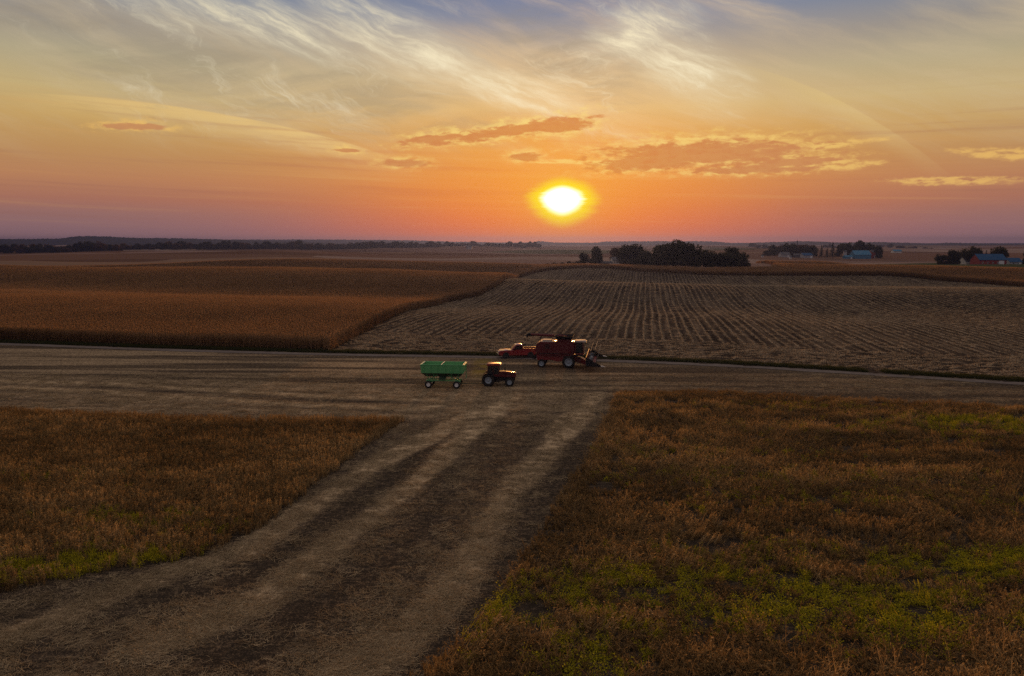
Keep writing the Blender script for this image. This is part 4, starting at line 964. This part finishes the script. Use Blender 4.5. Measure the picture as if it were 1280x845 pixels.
# ------------------------------------------------------------------ trees
bark = paint('bark', (.06, .045, .035), .9, scale=6)
leafm = {'oak': leafy('broad_leaf', [(.020, .024, .012), (.035, .036, .018), (.055, .050, .022)], .3),
         'rust': leafy('autumn_leaf', [(.05, .028, .014), (.085, .045, .018), (.11, .07, .022)], .3),
         'dark': leafy('conifer_needles', [(.012, .020, .014), (.022, .034, .02)], .15)}
def crown_np(kind, r):
    """(V,F) of a crown about 1 m tall unit: leaf clumps through several lobes"""
    V, Fs = [], []
    def leaf(p, s):
        n_ = Vector((r.gauss(0, 1), r.gauss(0, 1), r.gauss(0, 1))).normalized(); a_ = n_.orthogonal().normalized(); b_ = n_.cross(a_); t = r.uniform(0, 6.28)
        u = (a_*math.cos(t)+b_*math.sin(t))*s; w = (b_*math.cos(t)-a_*math.sin(t))*s*.62; p = Vector(p); o = len(V)
        V.extend([p-u, p+w+n_*s*.15, p+u, p-w+n_*s*.15]); Fs.append((o, o+1, o+2, o+3))
    lobes = []
    if kind == 'conifer':
        for i in range(26):
            z = .10+.86*(i+.5)/26; rad = .30*(1-z)**.85+.02
            for k in range(max(3, int(11*(1-z)+3))):
                a = r.uniform(0, 6.28); rr_ = rad*r.uniform(.75, 1.1)
                for q in range(9): t = r.random(); leaf((math.cos(a)*rr_*t, math.sin(a)*rr_*t, z-.05*t+r.gauss(0, .008)), r.uniform(.012, .024))
        return V, Fs
    spec = {'round': (15, .50, .42, .53), 'oval': (14, .38, .44, .53), 'wide': (19, .64, .40, .55), 'open': (10, .42, .42, .58), 'bush': (13, .56, .42, .45)}[kind]
    nl, rx, rz_, zc = spec
    for i in range(nl):
        a = r.uniform(0, 6.28); q = math.sqrt(r.random()); zz = r.uniform(-1, 1)
        k = math.sqrt(max(.05, 1-zz*zz)); lobes.append((math.cos(a)*q*rx*.72*k, math.sin(a)*q*rx*.72*k, zc+zz*rz_*.72, r.uniform(.13, .22)*(1.15 if kind != 'open' else .85)))
    lobes.append((0, 0, zc, .24))
    for i in range(5 if kind != 'open' else 0): a = r.uniform(0, 6.28); lobes.append((math.cos(a)*rx*.55, math.sin(a)*rx*.55, r.uniform(.16, .26), r.uniform(.13, .18)))
    for (x_, y_, z_, rd) in lobes:
        nc = 60
        for c_ in range(nc):
            v = Vector((r.gauss(0, 1), r.gauss(0, 1), r.gauss(0, 1)*.85)).normalized()*rd*(r.random()**.28)*r.uniform(.85, 1.12)
            c0 = Vector((x_, y_, z_))+v; m = 6 if r.random() < .82 else 2
            for q in range(m): leaf(c0+Vector((r.gauss(0, .026), r.gauss(0, .026), r.gauss(0, .02))), r.uniform(.020, .044))
    return V, Fs
def trunk_np(kind, r):
    b = MB(); h = .95 if kind == 'conifer' else .62
    b.tube([(0, 0, -.02), (.005, 0, .06), (r.uniform(-.02, .02), r.uniform(-.02, .02), h*.55), (r.uniform(-.04, .04), 0, h)], [.034, .024, .018, .006], 7)
    if kind != 'conifer':
        for k in range(7):
            a = r.uniform(0, 6.28); z0 = r.uniform(.16, .45); l = r.uniform(.18, .38)
            b.tube([(0, 0, z0), (math.cos(a)*l*.5, math.sin(a)*l*.5, z0+.12), (math.cos(a)*l, math.sin(a)*l, z0+.30)], [.014, .009, .003], 5)
    return b.v, b.f
TREES = {}
def proto(kind, mk, seed):
    key = (kind, mk, seed)
    if key not in TREES:
        r = random.Random(hash((len(kind), ord(kind[0]), len(mk), seed)) & 0xffff)
        cv, cf = crown_np(kind, r); tv, tf = trunk_np(kind, r)
        c = mesh_np('crown', [tuple(v) for v in cv], cf, leafm[mk], link=False).data; t = mesh_np('trunk', tv, tf, bark, link=False).data
        nt = len(tv); both = mesh_np('tree', list(tv)+[tuple(v) for v in cv], list(tf)+[tuple(i+nt for i in f) for f in cf], [bark, leafm[mk]], link=False, midx=[0]*len(tf)+[1]*len(cf)).data
        TREES[key] = (c, t, both)
    return TREES[key]
def tree(name, kind, mk, seed, px, D, hpx, wpx, label, group=None, parts=True, cat='tree', sink=.2):
    p = GD(px, D); hm = hpx*D/F; c, t, both = proto(kind, mk, seed)
    base = {'round': 1.15, 'oval': .85, 'wide': 1.45, 'open': 1.05, 'bush': 1.25, 'conifer': .62}[kind]
    ws = (wpx*D/F)/base
    if parts:
        o = empty(name, (p[0], p[1], p[2]-sink), rng.uniform(0, 6.28))
        for nm, me in (('trunk', t), ('crown', c)):
            ch = bpy.data.objects.new(nm, me); COL.objects.link(ch); ch.parent = o
    else:
        o = bpy.data.objects.new(name, both); COL.objects.link(o); o.location = (p[0], p[1], p[2]-sink); o.rotation_euler = (0, 0, rng.uniform(0, 6.28))
    o.scale = (ws, ws, hm); return tag(o, label, cat, group)

# the dark grove behind the corn strip: (px, distance, height px, width px, kind, material, label)
grove = [(781, 585, 24, 22, 'round', 'oak', 'small rounded tree at the left end of the dark grove'),
         (791, 570, 27, 32, 'oval', 'oak', 'dark tree with a peaked crown, second from the left in the grove'),
         (807, 545, 22, 30, 'bush', 'oak', 'low tree in the dip between the peaked and the tall grove trees'),
         (823, 520, 28, 34, 'round', 'oak', 'dark tree on the left shoulder of the tallest grove tree'),
         (843, 485, 33, 46, 'wide', 'oak', 'tallest and broadest tree in the middle of the dark grove'),
         (860, 472, 32, 34, 'round', 'oak', 'tall dark tree at the right end of the high part of the grove'),
         (878, 492, 24, 26, 'round', 'oak', 'dark tree just right of the high part of the grove'),
         (889, 495, 22, 26, 'bush', 'oak', 'low bushy tree third from the right in the lower grove'),
         (902, 492, 21, 28, 'round', 'oak', 'low dark tree between bushy tree and the grove\'s lone higher top'),
         (913, 505, 26, 20, 'oval', 'oak', 'slim higher topped tree rising from the lower right grove'),
         (925, 490, 21, 26, 'bush', 'oak', 'round bushy tree at the far right end of the grove')]
for (px, D, hp, wp, kd, mk, lb) in grove: tree('tree', kd, mk, int(px) % 3, px, D, hp*1.05, wp*1.22, lb, 'trees of the dark grove')
tree('tree', 'round', 'oak', 1, 744, 590, 24, 24, 'ragged open tree standing alone left of the white farmhouse', 'trees by the white farmhouse')
tree('tree', 'bush', 'oak', 2, 729, 600, 17, 20, 'shorter bushy tree left of the ragged open tree', 'trees by the white farmhouse')
tree('tree', 'round', 'rust', 0, 769, 660, 18, 22, 'reddish tree spreading above the white farmhouse roof', 'trees by the white farmhouse')
for i, (px, hp) in enumerate([(684, 4), (693, 5), (702, 5), (711, 6), (720, 6)]):
    tree('bush', 'bush', 'oak', i % 3, px, 600, hp, 11, 'low bush in the short hedgerow left of the farmhouse trees', 'bushes of the short hedgerow', False, 'bush')
# right farmyard
rf = [(1173, 595, 15, 13, 'round', 'oak', 'small round tree at the left edge of the red barn farmyard'), (1187.5, 590, 19, 14, 'oval', 'oak', 'egg shaped tree, second from the left in the red barn farmyard'),
      (1206, 600, 23, 25, 'wide', 'oak', 'largest spreading tree left of the red barn'), (1219, 602, 20, 12, 'open', 'oak', 'narrow tree beside the largest one behind the red barn'),
      (1229, 640, 17, 6, 'conifer', 'dark', 'small pointed conifer behind the red barn roof'), (1244, 615, 24, 20, 'round', 'oak', 'big round tree behind the right end of the red barn'),
      (1281, 590, 20, 12, 'round', 'dark', 'dark tree at the right edge past the grey shed')]
for (px, D, hp, wp, kd, mk, lb) in rf: tree('tree', kd, mk, int(px) % 3, px, D, hp*1.05, wp*1.4, lb, 'trees of the red barn farmyard')
# middle farmstead
mf = [(957, 7, 12), (964, 12, 13), (973, 13, 12), (981, 16, 13), (990, 14, 13), (1001, 15, 16), (1010, 14, 13), (1016, 11, 9)]
for i, (px, hp, wp) in enumerate(mf):
    tree('tree', ['round', 'wide', 'oval'][i % 3], ['oak', 'oak', 'rust'][i % 3], i % 3, px, 985+12*(i % 3), hp*1.1, wp*1.45, 'tree in the shelter belt left of the blue barn' if i else 'smallest tree at the left end of the shelter belt', 'shelter belt trees by the blue barn')
for (px, hp, wp, kd, lb) in [(1024, 16, 7, 'conifer', 'first pointed conifer between the shelter belt and the blue barn'), (1031, 12, 7, 'conifer', 'shortest pointed conifer left of the blue barn'), (1038, 20, 9, 'conifer', 'tallest pointed conifer left of the blue barn'),
        (1049, 17, 14, 'round', 'round tree just left of the silo'), (1062, 17, 16, 'wide', 'tree directly behind the lean-to of the blue barn'), (1072, 19, 16, 'round', 'taller tree behind the blue barn roof'), (1083, 17, 12, 'round', 'tree behind the right end of the blue barn'), (1095, 15, 10, 'oval', 'dark oval tree standing alone right of the blue barn')]:
    tree('tree', kd, 'dark' if kd == 'conifer' else 'oak', int(px) % 3, px, 960 if px in (1024, 1031, 1038, 1095) else 1010, hp*1.05, wp*(1.4 if kd != 'conifer' else 1.15), lb, 'trees round the blue barn')
# tree lines far off on the left and along the middle distance
rt = random.Random(11)
def far_tree(px, D, hp, wp, lb, gr):
    kd = rt.choice(['round', 'wide', 'oval', 'bush']); tree('tree', kd, rt.choice(['oak', 'oak', 'rust']), rt.randrange(3), px, D, hp, wp*1.35, lb, gr, False)
for k in range(62):
    px = -30+k*3.0+rt.uniform(-1.2, 1.2); far_tree(px, 1480+rt.uniform(-40, 60), 8.5+rt.uniform(-2, 2.5)+(2 if 100 < px < 130 else 0), rt.uniform(7, 11), 'dark tree in the dense wood line along the far left fields', 'trees of the far left wood line')
for k in range(128):
    px = 156+k*3.1+rt.uniform(-1.5, 1.5); far_tree(px, 1650+(px-156)*1.2+rt.uniform(-60, 60), rt.choice([6, 7, 8, 9, 10])-(1.5 if px < 200 else 0)-max(0, px-360)*.012+(2 if abs(px-284) < 6 or abs(px-372) < 10 else 0), rt.uniform(6, 11), 'dark tree in the thinner hedgerow line left of centre', 'trees of the left hedgerow line')
for k in range(46):
    px = 520+k*3.4+rt.uniform(-2, 2); far_tree(px, 2300+rt.uniform(-150, 150), rt.choice([3, 4, 4, 5, 7]), rt.uniform(5, 9), 'hazy tree on the skyline fields below the sun', 'hazy trees below the sun')
for k in range(26):
    px = 935+k*9+rt.uniform(-5, 5); far_tree(px, 2400+rt.uniform(-200, 300), rt.choice([3, 4, 5, 5]), rt.uniform(5, 10), 'hazy tree in the far hedges beyond the right hand farms', 'hazy trees beyond the right farms')

# ------------------------------------------------------------------ farm buildings
blue = paint('blue_metal_roof', (.025, .08, .17), .92, spec=.08, dirt=.1); paleblue = paint('pale_blue_metal', (.055, .185, .30), .9, spec=.1, dirt=.1)
barnred = paint('barn_red', (.22, .025, .022), .8); cream = paint('cream_wall', (.62, .58, .52), .8); greyr = paint('grey_roof', (.10, .10, .11), .9, spec=.1); conc = paint('concrete', (.34, .33, .33), .85)
slate = paint('dark_roof', (.05, .05, .06), .8); pane = paint('window_pane', (.03, .035, .045), .1); woodw = paint('white_trim', (.7, .7, .68), .6)
def building(name, px, D, wpx, hpx, depth, ridge, wall, roof, label, cat, rz=0.0, wins=3, door=True, lean=0.0, doorm=None, chim=False):
    p = GD(px, D); w = wpx*D/F; h = hpx*D/F; o = empty(name, (p[0], p[1], p[2]-.3), R(rz)); tag(o, label, cat)
    e = h*(1-ridge)+.3; h += .3; hw, hd_ = w/2, depth/2
    b = MB(); vs = [(-hw, -hd_, 0), (hw, -hd_, 0), (hw, hd_, 0), (-hw, hd_, 0), (-hw, -hd_, e), (hw, -hd_, e), (hw, hd_, e), (-hw, hd_, e), (-hw, 0, h-.12), (hw, 0, h-.12)]
    b.add(vs, [(0, 1, 5, 4), (2, 3, 7, 6), (1, 2, 6, 9, 5), (3, 0, 4, 8, 7), (3, 2, 1, 0), (4, 5, 9, 8), (6, 7, 8, 9)]); b.build('wall', wall, o)
    b = MB(); ov = .45; t = .14; sl_ = (h-e)/hd_
    for sg in (-1, 1):
        y1 = sg*(hd_+ov); z1 = h-sl_*(hd_+ov)+.02; q = [(-hw-ov, 0, h+.02), (hw+ov, 0, h+.02), (hw+ov, y1, z1), (-hw-ov, y1, z1)]
        b.add(q+[(a_, b_, c_+t) for a_, b_, c_ in q], [(0, 1, 2, 3), (4, 7, 6, 5), (0, 4, 5, 1), (1, 5, 6, 2), (2, 6, 7, 3), (3, 7, 4, 0)])
    rfo = b.build('roof', roof, o)
    if chim: b = MB(); b.box(hw*.4, hw*.4+.7, -.35, .35, h-.4, h+1.0); b.build('chimney', barnred, rfo)
    for k in range(wins):
        x_ = -hw+(k+.7)*w/(wins+.4); zc = min(e*.6, 1.9); b = MB(); b.box(x_-.55, x_+.55, -hd_-.06, -hd_-.005, zc-.6, zc+.6); f = b.build('window', woodw, o)
        b = MB(); b.box(x_-.45, x_+.45, -hd_-.075, -hd_-.062, zc-.5, zc+.5); b.build('pane', pane, f)
    if door:
        dw, dh = (min(4.2, w*.2), min(4, e*.75)) if cat != 'house' else (1.0, 2.2); x_ = hw*.62; b = MB(); b.box(x_-dw/2, x_+dw/2, -hd_-.10, -hd_-.004, 0, dh+.3); d = b.build('door', doorm or woodw, o)
        b = MB(); b.box(x_-dw*.35, x_-dw*.28, -hd_-.16, -hd_-.105, 1.2, 1.6); b.build('handle', slate, d)
    return o
building('farmhouse', 769, 600, 11, 8.5, 8, .45, cream, greyr, 'small white farmhouse half hidden left of the dark grove', 'house', 10, 3, True, chim=True)
building('shed', 757, 590, 14, 5, 8, .35, slate, slate, 'low dark shed beside the white farmhouse', 'shed', 0, 1)
building('barn', 1072.5, 950, 20, 10, 16, .50, paleblue, paleblue, 'tall bright blue metal barn beside the silo', 'barn', 0, 0, True, doorm=paleblue)
building('shed', 1057, 945, 9, 4, 9, .35, paleblue, paleblue, 'low blue lean-to shed left of the tall blue barn', 'shed', 0, 1)
building('barn', 1087, 965, 5, 10, 9, .25, barnred, greyr, 'narrow dark red barn at the right end of the blue barn', 'barn', 0, 1)
building('shed', 1005, 940, 13, 6, 11, .45, conc, blue, 'blue roofed shed below the shelter belt trees', 'shed', 12, 2)
building('shed', 994, 945, 9, 5, 9, .4, slate, slate, 'dark shed next to the blue roofed shed', 'shed', 0, 1)
building('shed', 978, 950, 11, 6, 11, .5, conc, greyr, 'grey gabled shed at the left of the middle farmstead', 'shed', 0, 1)
building('house', 1117, 1150, 10, 4, 9, .45, cream, paleblue, 'distant pale blue roofed house right of the blue barn', 'house', 0, 3)
building('barn', 1232, 560, 32, 13, 13, .52, barnred, blue, 'long red barn with a blue roof in the right farmyard', 'barn', -4, 5, True)
building('shed', 1262, 575, 15, 9, 9, .5, conc, blue, 'grey shed with a blue roof right of the red barn', 'shed', 0, 2)
building('farmhouse', 1203, 600, 8, 11, 7, .5, cream, greyr, 'cream farmhouse among trees left of the red barn', 'house', 14, 2, True, chim=True)
building('house', 587, 1950, 7, 4.5, 12, .45, conc, greyr, 'small pale house alone on the far fields left of the sun', 'house', 0, 3)
building('shed', 951, 930, 2.2, 3, 2.5, .35, cream, greyr, 'tiny white hut at the left end of the middle farm fields', 'shed', 0, 0)
building('shed', 986, 900, 2.2, 4, 2.5, .35, cream, greyr, 'small white hut in front of the grey gabled shed', 'shed', 0, 0)
def silo(px, D, wpx, hpx, label):
    p = GD(px, D); r_ = wpx*D/F/2; h = hpx*D/F; o = empty('silo', (p[0], p[1], p[2]-.3)); tag(o, label, 'silo')
    b = MB(); b.lathe([(r_, 0), (r_, h)]+[(r_*1.0, h)], axis='z', n=24)
    for k in range(9): b.lathe([(r_, h*(k+.5)/9-.06), (r_+.06, h*(k+.5)/9), (r_, h*(k+.5)/9+.06)], axis='z', n=24)
    b.build('wall', conc, o, True); b = MB(); b.lathe([(r_*1.04, h-.05), (r_*.95, h+r_*.45), (r_*.6, h+r_*.85), (.001, h+r_)], axis='z', n=24); b.build('roof', greyr, o, True)
silo(1053.5, 948, 4.2, 8.5, 'grey concrete silo at the left end of the blue barn')
def mast(px, D, hpx, label):
    p = GD(px, D); h = hpx*D/F; o = empty('radio_tower', (p[0], p[1], p[2])); tag(o, label, 'tower'); b = MB(); w = 1.1
    for k in range(3): a = k*2.094; b.tube([(w*math.cos(a), w*math.sin(a), -.3), (w*.35*math.cos(a), w*.35*math.sin(a), h)], .16, 5)
    n_ = int(h/2.2)
    for i in range(n_):
        for k in range(3):
            a, a2 = k*2.094, (k+1)*2.094; z0, z1 = i*h/n_, (i+1)*h/n_; w0, w1 = w*(1-.65*z0/h), w*(1-.65*z1/h); b.tube([(w0*math.cos(a), w0*math.sin(a), z0), (w1*math.cos(a2), w1*math.sin(a2), z1)], .07, 4)
    b.build('lattice', slate, o); b = MB(); b.tube([(0, 0, h), (0, 0, h*1.12)], .09, 5); b.build('antenna', slate, o)
mast(993.5, 1020, 19, 'thin lattice radio tower rising above the shelter belt trees')
mast(783, 2600, 6, 'tiny tower on the skyline right of the sun')
yard = [(262, 510), (274, 385), (330, 372), (520, 420), (540, 680), (300, 670)]
tag(field_sheet('farmyard', [p for p in yard], 4.0, .12, lawn), 'grassy farmyard round the red barn', 'yard', kind='structure')
dv, _, _ = strip('driveway', [tuple(GD(1110, 650)[:2]), tuple(GD(1160, 590)[:2]), tuple(GD(1205, 555)[:2]), tuple(GD(1250, 545)[:2]), tuple(GD(1330, 540)[:2])], 6.0, .2, gravel, n=60)
tag(dv, 'pale gravel driveway in front of the red barn', 'driveway', kind='structure')
dv, _, _ = strip('road', [tuple(GD(1010, 930)[:2]), tuple(GD(1050, 905)[:2]), tuple(GD(1100, 860)[:2]), tuple(GD(1150, 800)[:2]), tuple(GD(1260, 780)[:2])], 7.0, .35, gravel, n=60)
tag(dv, 'pale farm road leading past the blue barn', 'road', kind='structure')

# ------------------------------------------------------------------ far hills
def ridge(pts, D, depth, rough, label, seed):
    xs = np.array([p[0] for p in pts], float); tz = np.array([H+(HOR-p[1])/F*D for p in pts]); n = 420
    px = np.linspace(xs[0], xs[-1], n); top = np.interp(px, xs, tz); X_ = (px-CX)/F*D
    k = np.ones(15)/15; top = np.convolve(np.pad(top, 7, mode='edge'), k, 'valid')
    prof = np.array([-1.0, -.8, -.6, -.4, -.22, -.08, 0, .15, .45, 1.0]); hh = np.array([0, .12, .3, .55, .78, .94, 1.0, .97, .6, 0])
    V = []
    for t, q in zip(prof, hh):
        z = -2+(top+2)*q; z = z+rough*q*(fbm(px*3.0+seed*31, np.full(n, t*9.0), 5, 4)-.45)*2; V.append(np.stack([X_*(1+t*depth/D), D+t*depth+0*px, z], 1))
    V = np.concatenate(V); m = len(prof); Fs = [(j*n+i, j*n+i+1, (j+1)*n+i+1, (j+1)*n+i) for j in range(m-1) for i in range(n-1)]
    tag(mesh_np('hills', V, Fs, forest), label, 'hills', kind='structure')
ridge([(-260, 299), (-60, 299), (0, 299), (88, 298.5), (96, 295), (150, 296), (160, 297.5), (230, 298), (330, 301), (400, 303), (460, 306)], 4300, 700, 4.0, 'blue wooded hills on the left skyline', 1)
ridge([(60, 301), (300, 299.5), (420, 299.5), (520, 300.5), (560, 302), (640, 303.5), (700, 304), (760, 305)], 6200, 700, 4.0, 'fainter long hill left of the sun', 2)
ridge([(640, 306), (664, 303.5), (673, 301), (682, 302.5), (700, 303.5), (745, 303.5), (752, 302), (830, 301.5), (880, 301.5), (905, 303), (925, 305)], 5200, 500, 3.5, 'low wooded rise behind the dark grove', 3)
ridge([(880, 306), (950, 303), (1000, 301.5), (1020, 302), (1050, 303.5), (1085, 302.5), (1130, 303.5), (1165, 305), (1176, 303), (1200, 304), (1290, 306), (1500, 305)], 4700, 600, 3.5, 'purple hills along the right skyline', 4)
ridge([(-300, 302), (200, 303), (700, 303.2), (900, 303.5), (1200, 304), (1600, 303)], 7600, 500, 3.0, 'faintest farthest hills closing the skyline', 5)

# ------------------------------------------------------------------ haze
b = MB(); b.box(-11500, 11500, -800, 9600, -14, 78)
m, T, out = new_mat('haze_air'); pv = T.nodes.new('ShaderNodeVolumePrincipled')
pv.inputs['Color'].default_value = (.075, .115, .40, 1); pv.inputs['Density'].default_value = 1.15e-4; pv.inputs['Anisotropy'].default_value = .68
T.links.new(pv.outputs[0], out.inputs['Volume'])
tag(b.build('haze', m), 'thin evening haze over the fields', 'haze', kind='stuff')
